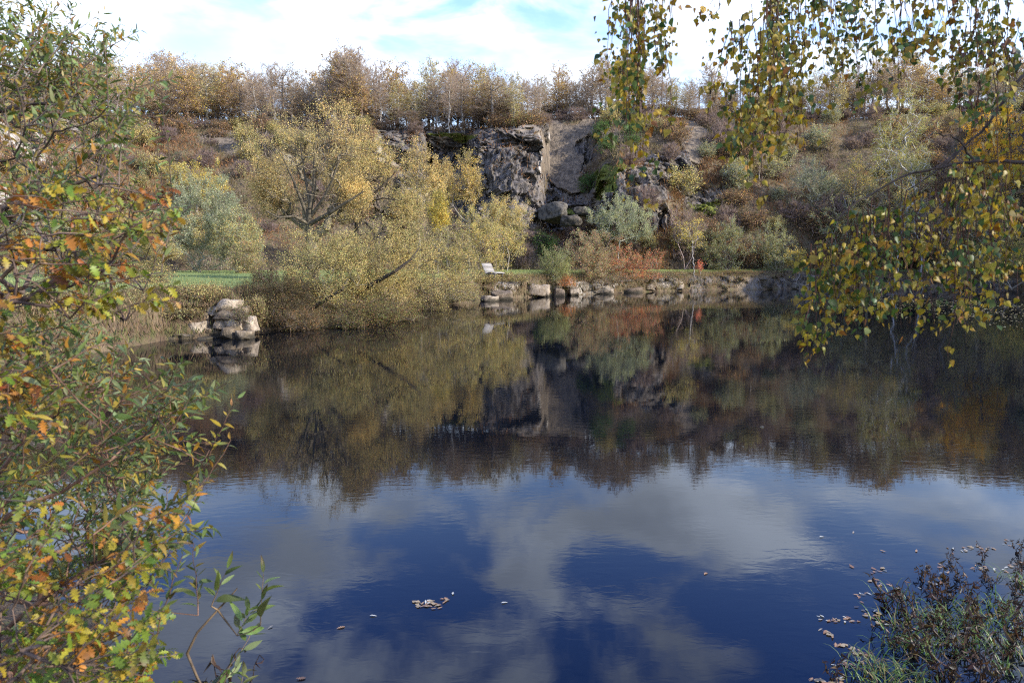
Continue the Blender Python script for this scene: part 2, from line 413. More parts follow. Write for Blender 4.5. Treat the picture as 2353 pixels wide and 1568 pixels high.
tpx, tpy = topx(V)
def ell(lst):
    o = np.zeros(len(V))
    for cx_, cy_, rx, ry in lst:
        d = ((tpx - cx_) / rx) ** 2 + ((tpy - cy_) / ry) ** 2; o = np.maximum(o, np.clip(1.6 - d, 0, 1))
    return o
wob = np.stack([fbm(V * .22, 4, 5), fbm(V * .22, 4, 9)], 1); tpx = tpx + wob[:, 0] * 26; tpy = tpy + wob[:, 1] * 20
hill = (sid > 4.1) & (sid < 8.6)
rock = ell([(1040, 340, 95, 50), (1130, 400, 110, 120), (1200, 360, 60, 115), (960, 360, 70, 50), (900, 340, 50, 45), (1165, 470, 75, 70), (1300, 455, 60, 25), (1400, 445, 60, 60), (1455, 450, 30, 50), (1270, 490, 60, 40),
            (1530, 385, 60, 45), (1500, 420, 35, 40), (1510, 500, 30, 40), (1640, 455, 60, 20), (930, 340, 50, 45), (960, 420, 40, 60), (900, 310, 40, 25), (1360, 330, 12, 60)]) * hill
brk = np.clip(.75 + 1.3 * fbm(V * .3, 3, 66), 0, 1)
pale_m = ell([(640, 430, 40, 60), (660, 390, 30, 30), (860, 360, 40, 35), (30, 390, 110, 110), (230, 320, 60, 30), (1110, 455, 10, 22), (1245, 350, 6, 45), (100, 330, 80, 60)]) * hill * brk
sandm = ell([(1308, 355, 58, 80), (1590, 330, 26, 45), (530, 340, 30, 18), (1330, 285, 40, 15)]) * hill
sandm = sandm * (rock < .99)
rock = np.where(sandm > .5, 0, rock)
mossm = ell([(1400, 415, 45, 28), (1430, 400, 40, 14), (1640, 470, 40, 14), (1040, 312, 50, 8), (1320, 495, 30, 10)]) * hill
shoreband = np.clip(1 - np.abs(sid - 1.6) / 1.1, 0, 1)
patchy = np.clip(.62 + .9 * fbm(V * np.array([.35, .35, .5]), 3, 15), 0, 1)
pale_m = np.maximum(pale_m, shoreband * patchy * ((tpx > 1080) & (tpx < 1590) | (tpx < 580) & (tpx > 380)))
rock = np.maximum(rock, shoreband * (tpx >= 1590) * np.clip(patchy + .3, 0, 1))  # right ledge gets the dark rock tone as painted shade
mead = np.clip((sid - 2.7) / .5, 0, 1) * (sid < 4.02)
grassm = mead * 0.95
sandm = np.maximum(sandm, ell([(1800, 632, 60, 8)]) * (sid > 2) * (sid < 4))
# displacement: blocky on rock, soft elsewhere
Vw = V + np.stack([fbm(V * .3, 2, 91), fbm(V * .3, 2, 92), fbm(V * .3, 2, 93)], 1) * 1.0
B = cells(Vw * np.array([.36, .36, .13]), 3) * 1.1 + cells(Vw * np.array([.95, .95, .38]), 11) * .55 + cells(Vw * np.array([2.3, 2.3, 1.1]), 19) * .22 + fbm(V * 1.3, 4, 21) * .16
S = fbm(V * .16, 4, 31) * .7 + fbm(V * .8, 3, 41) * .18
rmix = np.clip(np.maximum(rock, pale_m * hill), 0, 1)
amp = hill.astype(float) * np.clip((sid - 4.1) / .6, 0, 1) * np.clip((8.6 - sid) / .4, 0, 1)
disp = (B * rmix * 1.15 + S * (1 - rmix)) * amp * np.where(sandm > .4, .12, 1.0)
V[:, 1] -= disp; V[:, 0] += .3 * disp * np.sign(fbm(V * .2, 1, 77)); V[:, 2] += disp * (1 - rmix) * .5
bank = np.exp(-((sid - 1.9) / .8) ** 2)
BB = cells(V * np.array([.8, .8, 1.4]), 51) * .5 + cells(V * np.array([2., 2., 3.]), 57) * .22 + fbm(V * 1.1, 3, 61) * .25
V[:, 1] += bank * BB; V[:, 2] += bank * BB * .35
V[:, 2] += mead * fbm(V * .2, 3, 71) * .10
i = np.arange(nu - 1)[:, None] * nr + np.arange(nr - 1)[None]
fq = np.stack([i, i + nr, i + nr + 1, i + 1], -1).reshape(-1, 4)
ta = Acc(); ta.add(V, fq, (1, 1, 1))
terr = ta.build('quarry_hillside', M_TERR, attrs={'rock': rock, 'pale': pale_m, 'sand': sandm, 'moss': mossm, 'grass': grassm})
tag(terr, kind='structure')
TV = V

# near bank under the camera
gx, gy = np.meshgrid(np.linspace(-14, 14, 90), np.linspace(-12, 9, 80), indexing='ij')
sh = 4.0 + .10 * np.sin(gx * 1.1) + np.clip(-gx - 2.1, 0, 6) * .9 + np.clip(gx - 2.2, 0, 8) * .22
gz = np.clip((sh - gy) * .42, -1.5, 1.4)
pb = np.stack([gx, gy, gz], -1).reshape(-1, 3); pb[:, 2] += fbm(pb * .9, 3, 81) * .07
ii = np.arange(89)[:, None] * 80 + np.arange(79)[None]
nb = Acc(); nb.add(pb, np.stack([ii, ii + 80, ii + 81, ii + 1], -1).reshape(-1, 4), (1, 1, 1))
z0 = np.zeros(len(pb))
tag(nb.build('near_bank', M_TERR, smooth=True, attrs={'rock': z0, 'pale': z0, 'sand': z0, 'moss': z0 + .2, 'grass': z0 + .35}), kind='structure')
wa = Acc(); wa.add([(-160, -15, 0), (160, -15, 0), (160, 130, 0), (-160, 130, 0)], [[0, 1, 2, 3]], (1, 1, 1))
tag(wa.build('water', M_WATER), kind='structure')

# ------------------------------------------------------------------ plants, generator
BK_GREY = (.20, .175, .145); BK_DARK = (.07, .055, .042); BK_PALE = (.34, .31, .26)
def plant(name, parts, seed, trunk, crowns, r_root, r_tip=.012, bark=BK_GREY, alpha=.3, up=0., twig=None, leaf=None, extra=()):
    """name, (wood part, crown part); crowns: (centre, radii, attractors, clumps). Local coordinates, base at 0."""
    rng = np.random.default_rng(seed); root = empty(name, (0, 0, 0))
    att = np.concatenate([blob(rng, c, r, n, k) for c, r, n, k in crowns]); att[:, 2] = np.maximum(att[:, 2], .15)
    A, par = grow(trunk, att, alpha, up); rad = radii(par, r_tip, r_root)
    wood = Acc(); skeleton(wood, A, par, rad, rng, bark)
    for pts, r0, r1 in extra: poly_tube(wood, pts, r0, r1, 7, np.tile(np.array(bark) * .5, (len(pts) - 1, 1)))
    wood.build(parts[0], M_BARK, root)
    cr = Acc(); nt_ = len(trunk); idx = np.arange(nt_, len(A)); cen = att.mean(0); ext = att.std(0).max() + 1e-6
    tips = None
    if twig:
        n = twig['n']; j = rng.choice(idx, n); s = A[j] + (A[par[j]] - A[j]) * rng.uniform(0, .7, (n, 1))
        out = nrm(A[j] - A[par[j]]) * .7 + nrm(A[j] - cen) * .45 + rng.normal(0, .5, (n, 3)); out[:, 2] += twig.get('up', .3)
        l = twig['len'] * rng.uniform(.5, 1.3, n); d = nrm(out)
        tc_ = np.array(twig.get('col', bark)) * (1 + rng.normal(0, .2, (n, 1)))
        e = s + d * l[:, None]
        sdv = nrm(np.cross(d, rng.normal(0, 1, (n, 3)))) * twig['w'] * .5
        tv = np.stack([s - sdv, s + sdv, e], 1).reshape(-1, 3)
        cr.add(tv, np.arange(3 * n).reshape(-1, 3), np.repeat(tc_, 3, 0)); tips = (s, d, l)
    if leaf:
        n = int(leaf['n'] * leaf.get('more', 1.0))
        if tips is not None:
            q = rng.integers(0, len(tips[0]), n); p = tips[0][q] + tips[1][q] * (tips[2][q] * rng.uniform(.2, 1.05, n))[:, None]
        else:
            j = rng.choice(idx, n); p = A[j] + (A[par[j]] - A[j]) * rng.uniform(0, .5, (n, 1))
        if leaf.get('shell'):
            ce, ra = np.array(crowns[0][0]), np.array(crowns[0][1]); rr = np.linalg.norm((p - ce) / ra, axis=1)
            p = p[rng.random(n) < np.clip((rr - .3) / .45, .12, 1)]; n = len(p)
        if leaf.get('hole') is not None:
            hp, hr = leaf['hole']; q_ = np.linalg.norm((p - hp) / np.array([1.35, 1.6, 1.0]), axis=1); p = p[rng.random(n) < np.clip((q_ / hr - .6) / .5, .08, 1)]; n = len(p)
        p = p + rng.normal(0, leaf.get('spread', .12), (n, 3))
        keep = p[:, 2] > .05; p = p[keep]; n = len(p)
        c = pal(rng, leaf['pal'], n)
        tone = fbm(p * leaf.get('tone', .7) + seed, 2, seed)[:, None]; c = np.clip(c * (1 + .38 * tone * np.array([[1.0, .85, .5]])), .004, .9)
        d = rng.normal(0, 1, (n, 3)); d[:, 2] -= leaf.get('droop', .3)
        sz = leaf['size'] * rng.uniform(.6, 1.35, n)
        rhomb(cr, p, d, rng.normal(0, 1, (n, 3)), sz, sz * leaf.get('asp', .5), c)
    cr.build(parts[1], M_LEAF, root)
    return root
GOLD = [((.53, .40, .17), 5), ((.46, .36, .17), 4), ((.38, .33, .16), 3), ((.46, .30, .10), 1.5), ((.28, .19, .10), 1.5)]
OLIVE = [((.40, .34, .135), 5), ((.31, .29, .11), 3), ((.45, .36, .14), 3), ((.36, .24, .11), 2), ((.48, .42, .2), 1.5)]
GREYG = [((.26, .28, .17), 5), ((.33, .34, .22), 4), ((.21, .24, .13), 2), ((.28, .25, .15), 1)]
BROWN = [((.16, .105, .055), 4), ((.10, .075, .04), 3), ((.12, .12, .05), 2), ((.22, .12, .06), 1.5)]
RUSSET = [((.36, .225, .125), 4), ((.28, .175, .105), 3), ((.40, .27, .13), 2), ((.2, .14, .09), 2)]
TAN = [((.48, .36, .21), 4), ((.40, .29, .17), 3), ((.33, .23, .13), 2), ((.48, .33, .14), 1)]
YELLOW = [((.50, .37, .08), 4), ((.44, .35, .10), 3), ((.34, .30, .09), 2)]
PINK = [((.34, .20, .14), 2.5), ((.30, .22, .14), 3), ((.27, .27, .13), 5), ((.40, .18, .11), 1)]
RED = [((.48, .15, .09), 3.5), ((.42, .2, .12), 3), ((.28, .2, .11), 3), ((.27, .26, .11), 2.5)]
MIXG = [((.16, .18, .06), 5), ((.24, .22, .08), 3), ((.26, .16, .07), 2)]
def vt(h, wob, seed, k=6):
    r = np.random.default_rng(seed); z = np.linspace(0, h, k); p = np.cumsum(r.normal(0, wob, (k, 2)), 0) - 0; p[0] = 0
    return np.column_stack([p, z])

# --- trees of the wood along the quarry rim
PROTO = {}
def rim(kind, seed, h, cr, n, k, rr, bark, twig, leaf, low=.33):
    twig['col'] = tuple(np.array(twig['col']) * np.array((1.45, 1.42, 1.45)))
    t = vt(h * .78, h * .004, seed, 9)
    crowns = [((0, 0, h * .72), (cr * .85, cr * .85, h * .29), n, k), ((0, 0, h * (low + .12)), (cr * 1.05, cr * 1.05, h * .24), n // 2, k // 2)]
    PROTO[kind] = [plant('rim_tree', ('trunk', 'crown'), seed, t, crowns, rr, .014, bark, .12, 1.2, twig, leaf)] 
rim('bare', 101, 12.0, 2.5, 280, 60, .19, (.25, .225, .195), dict(n=3600, len=.95, w=.035, up=.75, col=(.22, .175, .14)), dict(n=500, size=.16, pal=RUSSET))
rim('slim', 102, 12.5, 1.9, 260, 50, .16, (.28, .25, .21), dict(n=3000, len=.9, w=.034, up=.9, col=(.24, .19, .155)), dict(n=300, size=.15, pal=OLIVE))
rim('brown', 103, 11.0, 2.9, 260, 40, .20, (.19, .165, .14), dict(n=1900, len=.8, w=.035, up=.4, col=(.20, .155, .12)), dict(n=2400, size=.18, pal=TAN + BROWN))
rim('tan', 104, 11.0, 3.3, 230, 18, .20, (.22, .19, .16), dict(n=1500, len=.8, w=.033, up=.4, col=(.21, .165, .125)), dict(n=5200, size=.20, pal=TAN))
rim('orange', 105, 10.0, 2.7, 200, 16, .18, (.17, .14, .12), dict(n=1300, len=.7, w=.033, up=.3, col=(.19, .14, .10)), dict(n=4300, size=.20, pal=RUSSET + YELLOW[:1]))
rim('olive', 106, 10.0, 2.4, 200, 18, .16, (.24, .22, .17), dict(n=1700, len=.8, w=.033, up=.6, col=(.21, .18, .13)), dict(n=2400, size=.18, pal=OLIVE))
rim('scrub', 107, 5.0, 2.0, 120, 12, .08, (.19, .16, .13), dict(n=2600, len=.7, w=.04, up=.6, col=(.15, .115, .095)), dict(n=900, size=.16, pal=BROWN), .3)
DESC = dict(bare=('bare grey tree with a few brown leaves', 'bare grey trees'), slim=('slim leafless pale-stemmed tree', 'slim leafless trees'), brown=('brown-leaved spreading tree', 'brown-leaved trees'),
            tan=('tan-leaved oak in dense autumn leaf', 'tan-leaved oaks'), orange=('orange-brown leafy tree', 'orange-brown trees'), olive=('thin olive-leaved tree', 'thin olive-leaved trees'),
            scrub=('low grey-brown thicket bush', 'low thicket bushes'))
SEGS = [(-9999, 160, 'high on the far left slope'), (160, 420, 'on the left rim behind near willow'), (420, 620, 'above the brown left slope'), (620, 790, 'behind the big golden willow'), (790, 900, 'right of the big golden willow'),
        (900, 1060, 'above the shaded rock recess'), (1060, 1250, 'above the dark columned cliff'), (1250, 1400, 'above the smooth sandy slab'), (1400, 1560, 'behind the left birch strands'), (1560, 1680, 'above the sandy scar'),
        (1680, 1900, 'behind the middle birch curtain'), (1900, 2150, 'above and left of pale birch'), (2150, 9999, 'on the far right rim')]
def seg_of(px):
    for a, b, s in SEGS:
        if a <= px < b: return s
_T = ['', '', 'twenty', 'thirty', 'forty', 'fifty']
_O = ['', 'first', 'second', 'third', 'fourth', 'fifth', 'sixth', 'seventh', 'eighth', 'ninth', 'tenth', 'eleventh', 'twelfth', 'thirteenth', 'fourteenth', 'fifteenth', 'sixteenth', 'seventeenth', 'eighteenth', 'nineteenth', 'twentieth']
ORD = ['leftmost'] + [(_O[k] if k <= 20 else ('thirtieth' if k == 30 else _T[k // 10] + '-' + _O[k % 10])) + ' from left' for k in range(2, 40)]
def label_many(items, desc, segf, cat, group):
    """items: (object, kind, px). One label each: kind and place, and an order from the left where a place holds several."""
    b = {}
    for o, k, px in items: b.setdefault((k, segf(px)), []).append((px, o))
    for (k, s), l in b.items():
        l.sort(key=lambda q: q[0])
        for n, (px, o) in enumerate(l):
            if len(l) == 1: lab = desc[k][0] + ' ' + s
            elif n == len(l) - 1: lab = 'rightmost of the ' + desc[k][1] + ' ' + s
            else: lab = ORD[n] + ' of the ' + desc[k][1] + ' ' + s
            tag(o, lab, cat, group)
used = set()
def put(kind, loc, rz, sc):
    r = PROTO[kind][0]
    if kind not in used:
        used.add(kind); r.location = [float(q) for q in loc]; r.rotation_euler = (0, 0, rz); r.scale = (sc, sc, sc) if isinstance(sc, (int, float)) else sc; return r
    return dup(r, loc, rz, sc)
rng = np.random.default_rng(7)
rimtops = [(-500, 60), (0, 150), (200, 160), (300, 130), (390, 165), (430, 150), (480, 138), (560, 155), (650, 165), (720, 165), (770, 170), (835, 112), (880, 165), (950, 165), (1000, 160), (1080, 150), (1150, 170), (1220, 150), (1270, 170), (1340, 140), (1420, 128), (1500, 175), (1560, 200), (1600, 190), (1680, 195), (1760, 190), (1850, 160), (1950, 140), (2060, 150), (2150, 165), (2250, 140), (2352, 120), (2500, 95), (2750, -10), (3000, -120)]
RT = np.array(rimtops, float); items = []
def rim_tree(px, back, kind, top=None, sc0=1.0):
    u = (px - PX0) / F / (cp - .05); p = prof(u); Y = p[8, 0] + back; x = u * Y; z = ground_z(x, Y) - .15
    tp = (np.interp(px, RT[:, 0], RT[:, 1]) if top is None else top); zt = P(px, tp, Y)[2]
    h0 = {'bare': 12, 'slim': 12.5, 'brown': 11, 'tan': 11, 'orange': 10, 'olive': 10, 'scrub': 5}[kind]
    s = max(.35, (zt - z) / (h0 * 1.02)) * sc0
    ws = np.clip(s * rng.uniform(.95, 1.35), .6, 1.8) * (1.5 if kind == 'scrub' else 1)
    o = put(kind, (x, Y, z), rng.uniform(0, 6.28), (ws, ws, s)); items.append((o, kind, px)); return o
def kinds_at(px):
    if px < 620: return ['tan', 'tan', 'brown', 'bare', 'olive', 'orange']
    if px < 900: return ['bare', 'brown', 'slim', 'bare', 'orange']
    if px < 1250: return ['bare', 'slim', 'slim', 'brown', 'olive', 'bare', 'orange']
    if px < 1500: return ['brown', 'bare', 'orange', 'slim', 'bare']
    if px < 1900: return ['brown', 'olive', 'brown', 'bare', 'orange']
    return ['brown', 'tan', 'orange', 'bare', 'olive', 'brown']
for row, (step, b0, b1, dt) in enumerate([(37, 1.0, 5.0, 20), (37, 7, 12, 4), (37, 14, 22, -2)]):
    px = -250.0 + row * 13
    while px < 2960:
        ks = kinds_at(px)
        rim_tree(px, rng.uniform(b0, b1), ks[rng.integers(len(ks))], np.interp(px, RT[:, 0], RT[:, 1]) + rng.uniform(-26, 22) + dt)
        px += step * rng.uniform(.7, 1.35)
rim_tree(836, 2.0, 'slim', 104); rim_tree(815, 4, 'bare', 120); rim_tree(852, 3, 'bare', 118); rim_tree(1590, 12, 'slim', 122, .95)
px = -200.0
while px < 2600:
    u = (px - PX0) / F / (cp - .05); p = prof(u); 
    rim_tree(px, rng.uniform(1.5, 16), 'scrub', np.interp(px, RT[:, 0], RT[:, 1]) * .4 + 160 + rng.uniform(-5, 40)); px += rng.uniform(18, 36)
label_many([q for q in items if q[1] != 'scrub'], DESC, seg_of, 'tree', 'trees along the quarry rim')
scrub_items = [q for q in items if q[1] == 'scrub']
for q in scrub_items: q[0].name = 'rim_thicket'

# --- shrubs and trees between the pond and the wall, each placed by its own distance
def shrub_at(name, label, cat, seed, box, Y, palette, n_leaf, size, parts=('stems', 'foliage'), clumps=16, natt=160, r_root=.06, twigs=1200, twl=.5, tww=.02, bark=BK_GREY, trunk_h=0.0, spread=.10, alpha=.35, asp=.45, group=None, up=.25, crowns=None, lean=(0, 0), extra=(), ground=None, droop=.3, twcol=None, shell=False, hole=None):
    cx_, cy_, rx, ry = box; c = P(cx_, cy_, Y); x, y = c[0], c[1]
    z = ground_z(x, y) if ground is None else ground
    x0, y0 = x - lean[0], y - lean[1]
    z = z - .1; s = Y / F
    base = np.array([x0, y0, z])
    crs = [((c - base), (rx * s, min(rx * s, 4.0), ry * s), natt, clumps)]
    for b in (crowns or []):
        c2 = P(b[0], b[1], Y + (b[4] if len(b) > 4 else 0)); crs.append((c2 - base, (b[2] * s, min(b[2] * s, 3.5), b[3] * s), int(natt * .6), max(4, clumps // 2)))
    top = c - base
    if trunk_h > 0: tr = vt(trunk_h, trunk_h * .009, seed); tr[:, :2] += np.array([lean[0], lean[1]]) * (tr[:, 2:3] / max(top[2], .1))
    else: tr = np.array([[0, 0, 0], [0.0, 0, .12]])
    ex = [(np.array([P(a, b, q) - base for a, b, q in pl]), r0, r1) for pl, r0, r1 in extra]
    o = plant(name, parts, seed, tr, crs, r_root, .008, bark, alpha, up if trunk_h else .6,
              dict(n=twigs, len=twl, w=tww, up=up, col=twcol or tuple(np.array(bark) * 1.05)), dict(more=2.3 if Y < 50 else 1.7, hole=None if hole is None else (P(*hole[:3]) - base, hole[3]), shell=shell, n=n_leaf, size=size * (.78 if Y < 50 else .9), pal=palette, spread=spread, asp=asp, droop=droop), extra=ex)
    o.location = base; tag(o, label, cat, group); return o
TR = ('trunk', 'crown')
shrub_at('willow_tree', 'tall golden willow with a forked trunk and domed crown', 'tree', 201, (712, 362, 130, 122), 41, GOLD, 26000, .095, TR, 22, 460, .30, 4200, .6, .018, (.15, .125, .085), 2.6, crowns=[(632, 450, 45, 60), (800, 455, 45, 50)], up=.8, alpha=.12, shell=True, hole=(712, 480, 39.5, 1.9), extra=[([(712, 620, 40.5), (711, 560, 40.5), (710, 510, 40.4), (712, 480, 40.3), (722, 430, 40.3), (722, 370, 40.4), (727, 300, 40.6)], .26, .04), ([(710, 505, 40.4), (690, 455, 40.2), (672, 410, 40.0), (648, 360, 40)], .13, .03), ([(712, 500, 40.4), (745, 455, 40), (765, 410, 39.8), (785, 350, 39.8)], .13, .03), ([(711, 515, 40.4), (760, 488, 39.6), (800, 462, 39.3), (835, 440, 39.3)], .14, .04), ([(710, 515, 40.4), (675, 497, 39.8), (640, 500, 39.5), (612, 485, 39.4)], .11, .03), ([(712, 470, 40.3), (700, 400, 40.6), (690, 330, 40.8)], .10, .03)])
shrub_at('willow_tree', 'lower golden willow with dark forked limbs right of the tallest one', 'tree', 202, (862, 420, 72, 95), 44, GOLD + OLIVE[:2], 14000, .095, TR, 14, 320, .22, 2600, .6, .02, (.10, .08, .06), 2.4, crowns=[(945, 480, 60, 50)], up=.7, alpha=.12, shell=True, hole=(845, 460, 43, 1.5), extra=[([(818, 560, 44), (820, 500, 43.6), (822, 470, 43.5), (818, 430, 43.5), (830, 370, 43.7)], .17, .03), ([(822, 482, 43.5), (850, 455, 43), (880, 425, 42.8), (905, 400, 42.8)], .13, .03), ([(840, 466, 43.2), (880, 455, 42.8), (915, 460, 42.6)], .07, .02)])
shrub_at('willow_bush', 'dark brownish bush overhanging the water at the left of the peninsula', 'bush', 203, (640, 695, 85, 72), 31.0, [((.10, .075, .04), 4), ((.07, .06, .03), 3), ((.13, .12, .05), 2), ((.2, .11, .06), 1)], 9500, .08, natt=260, twigs=3000, twl=.45, tww=.016, bark=(.10, .08, .065), clumps=26, ground=.2)
shrub_at('willow_bush', 'wide olive willow bush below the tall golden willow', 'bush', 204, (765, 625, 115, 90), 33.5, OLIVE, 14000, .085, natt=300, twigs=3000, bark=(.13, .11, .08), clumps=30, ground=.4, extra=[([(700, 720, 32.5), (745, 690, 32), (785, 665, 31.7), (800, 640, 31.8)], .10, .04)])
shrub_at('willow_bush', 'broad olive willow bush with a long leaning dark limb', 'bush', 205, (905, 615, 120, 105), 36, OLIVE + GOLD[:1], 16000, .09, natt=340, twigs=3200, bark=(.10, .08, .06), clumps=32, ground=.4, extra=[([(800, 680, 35), (850, 655, 34), (905, 625, 33.5), (945, 595, 33.6), (962, 570, 34)], .13, .03), ([(760, 560, 37), (800, 545, 36), (850, 535, 36)], .08, .03)])
shrub_at('willow_bush', 'olive willow bush thinning to brown twigs left of the bench', 'bush', 206, (1020, 620, 80, 80), 45, OLIVE + [((.24, .18, .11), 4)], 10000, .10, natt=240, twigs=2600, clumps=24, ground=.6)
shrub_at('willow_bush', 'low brown twiggy bush trailing into the water below the bench', 'bush', 207, (1050, 680, 55, 32), 49, BROWN + OLIVE, 3500, .09, natt=120, twigs=1800, clumps=12, ground=.3, bark=(.17, .14, .11))
shrub_at('willow_bush', 'low dark green bush at the waterline beneath the leaning limb', 'bush', 208, (850, 715, 100, 38), 33, MIXG + BROWN, 6000, .085, natt=170, twigs=2200, clumps=18, ground=.1, bark=(.13, .10, .08))
shrub_at('willow_bush', 'tall olive willow bush behind and above the bench', 'bush', 209, (1120, 545, 80, 75), 60, OLIVE, 9000, .13, natt=220, twigs=2200, clumps=22)
shrub_at('willow_bush', 'rounded yellow-green bush at the foot of the grey cliff', 'bush', 210, (1165, 500, 50, 50), 70, OLIVE + GOLD, 6000, .14, natt=150, twigs=1500, clumps=14)
shrub_at('willow_tree', 'golden leaning tree before the shaded rock recess', 'tree', 211, (962, 392, 36, 62), 68, GOLD, 5500, .15, TR, 16, 170, .14, 1500, .6, .022, (.2, .17, .13), 5, crowns=[(1000, 430, 40, 60)], up=.6)
shrub_at('willow_tree', 'golden leaning tree beside the dark columned cliff', 'tree', 212, (1075, 405, 27, 60), 70, GOLD + YELLOW[:1], 5500, .15, TR, 14, 170, .13, 1400, .6, .022, (.2, .17, .13), 5, crowns=[(1045, 450, 40, 50)], up=.6)
shrub_at('willow_tree', 'thin golden tree between the two leaning golden trees', 'tree', 213, (1025, 395, 15, 34), 72, GOLD, 2200, .15, TR, 9, 90, .10, 700, .5, .022, (.2, .17, .13), 5, crowns=[(1020, 450, 50, 50)])
shrub_at('maple_bush', 'bright yellow bush in front of the cliff foot', 'bush', 214, (1005, 495, 24, 42), 58, YELLOW, 3500, .14, natt=90, twigs=500, clumps=9)
shrub_at('alder_bush', 'green leafy shrub on the bank right of the bench', 'bush', 215, (1272, 605, 38, 38), 62, [((.22, .24, .10), 4), ((.30, .28, .13), 3)], 4200, .12, natt=120, twigs=700, clumps=12)
shrub_at('dogwood_bush', 'broad dusky pink and green shrub on the bank', 'bush', 216, (1355, 580, 75, 62), 66, PINK, 9500, .13, natt=220, twigs=2200, clumps=24, twcol=(.20, .14, .11))
shrub_at('dogwood_bush', 'red-leaved shrub spreading along the pale rock ledge', 'bush', 217, (1455, 610, 75, 42), 69, RED, 7500, .13, natt=200, twigs=1600, clumps=22, twcol=(.20, .13, .10))
shrub_at('dogwood_bush', 'small orange shrub hanging low over the rock ledge', 'bush', 218, (1305, 645, 18, 14), 61, [((.40, .15, .06), 3), ((.33, .17, .07), 2), ((.2, .18, .07), 1)], 900, .11, natt=40, twigs=150, clumps=6, ground=.9)
shrub_at('dogwood_bush', 'grey twiggy undergrowth on the ledge below the red shrub', 'bush', 219, (1390, 640, 60, 22), 66, BROWN + PINK, 2500, .11, natt=120, twigs=2200, clumps=12, ground=.9, bark=(.2, .165, .14))
shrub_at('willow_bush', 'rounded grey-green willow under the mossy outcrop', 'bush', 220, (1425, 505, 80, 58), 76, GREYG, 9500, .15, natt=220, twigs=2600, clumps=20, bark=(.26, .25, .2), up=.6)
shrub_at('birch_sapling', 'young leaning tree with yellow leaves at the water edge', 'tree', 221, (1588, 535, 34, 36), 73, YELLOW + OLIVE[:1], 700, .17, TR, 9, 60, .05, 300, .6, .02, (.24, .215, .185), 3.2, lean=(-.5, 0))
shrub_at('maple_sapling', 'small scarlet sapling beside the leaning young tree', 'tree', 222, (1610, 612, 10, 12), 74, [((.45, .13, .09), 3), ((.36, .18, .1), 2)], 160, .17, natt=20, twigs=40, clumps=4, r_root=.03)
shrub_at('willow_bush', 'pinkish-grey leafless bush beneath the rocky slope', 'bush', 223, (1575, 515, 50, 45), 79, PINK, 700, .14, natt=150, twigs=3600, twl=.8, tww=.024, clumps=14, bark=(.24, .18, .16), up=.9)
shrub_at('willow_bush', 'grey-green bush right of the leaning young tree', 'bush', 224, (1675, 555, 58, 62), 79, GREYG + MIXG, 6500, .14, natt=170, twigs=2400, clumps=16, bark=(.2, .19, .15), up=.6)
shrub_at('willow_bush', 'dim grey-green bush left of the yellow sapling', 'bush', 225, (1785, 570, 55, 58), 79, GREYG + MIXG, 5500, .14, natt=170, twigs=2200, clumps=16, bark=(.2, .19, .15), up=.6)
shrub_at('willow_bush', 'feathery grey willow halfway up the right slope', 'bush', 226, (1865, 440, 55, 60), 88, GREYG, 4500, .16, natt=170, twigs=3200, twl=.8, tww=.026, clumps=16, bark=(.3, .28, .23), up=.8)
shrub_at('maple_sapling', 'small bright yellow sapling on the sandy strip', 'tree', 227, (1828, 590, 22, 32), 77, YELLOW, 1500, .15, natt=60, twigs=200, clumps=8, r_root=.04)
shrub_at('willow_bush', 'tall grey-green willow behind the left meadow', 'bush', 228, (455, 510, 85, 105), 64, GREYG, 15000, .15, natt=300, twigs=4200, twl=.8, tww=.024, clumps=24, bark=(.24, .24, .19), up=.7)
shrub_at('willow_bush', 'smaller grey-green willow right of the tall one on the meadow', 'bush', 229, (545, 555, 50, 65), 62, GREYG + OLIVE, 7000, .14, natt=200, twigs=2400, clumps=16, bark=(.22, .22, .17), up=.6)
shrub_at('maple_tree', 'yellow-leaved tree on the slope above the grey-green willows', 'tree', 230, (450, 405, 62, 38), 78, YELLOW + OLIVE[:2], 6500, .17, TR, 18, 170, .14, 900, .6, .024, (.2, .17, .14), 4, crowns=[(480, 440, 40, 30)])
shrub_at('maple_bush', 'orange-tinted bush at the foot of the left slope', 'bush', 231, (560, 595, 40, 34), 58, PINK + OLIVE, 4200, .12, natt=110, twigs=900, clumps=12)
shrub_at('bramble_bush', 'low tangled bush at the meadow edge beside stone blocks', 'bush', 232, (380, 700, 50, 38), 28.5, OLIVE + BROWN, 4000, .08, natt=120, twigs=1800, twl=.35, tww=.013, clumps=12, bark=(.2, .17, .13), ground=1.2)
shrub_at('bramble_bush', 'brown bush on the left shore behind the near willow', 'bush', 233, (250, 730, 90, 55), 26, BROWN + OLIVE, 7000, .085, natt=160, twigs=2400, twl=.4, tww=.014, clumps=16, bark=(.18, .15, .12), ground=.9)
shrub_at('bramble_bush', 'dense olive bush on the near left shore', 'bush', 234, (90, 740, 110, 80), 23, OLIVE + BROWN, 8000, .085, natt=180, twigs=2400, twl=.4, tww=.014, clumps=18, bark=(.18, .15, .12), ground=.8)
shrub_at('willow_bush', 'olive bush behind the bush on the near left shore', 'bush', 235, (300, 560, 90, 80), 48, OLIVE, 9000, .12, natt=200, twigs=2200, clumps=18)
shrub_at('willow_bush', 'pale olive bush at the foot of the left wall', 'bush', 236, (120, 560, 110, 90), 44, OLIVE + GREYG, 9000, .12, natt=200, twigs=2200, clumps=18)
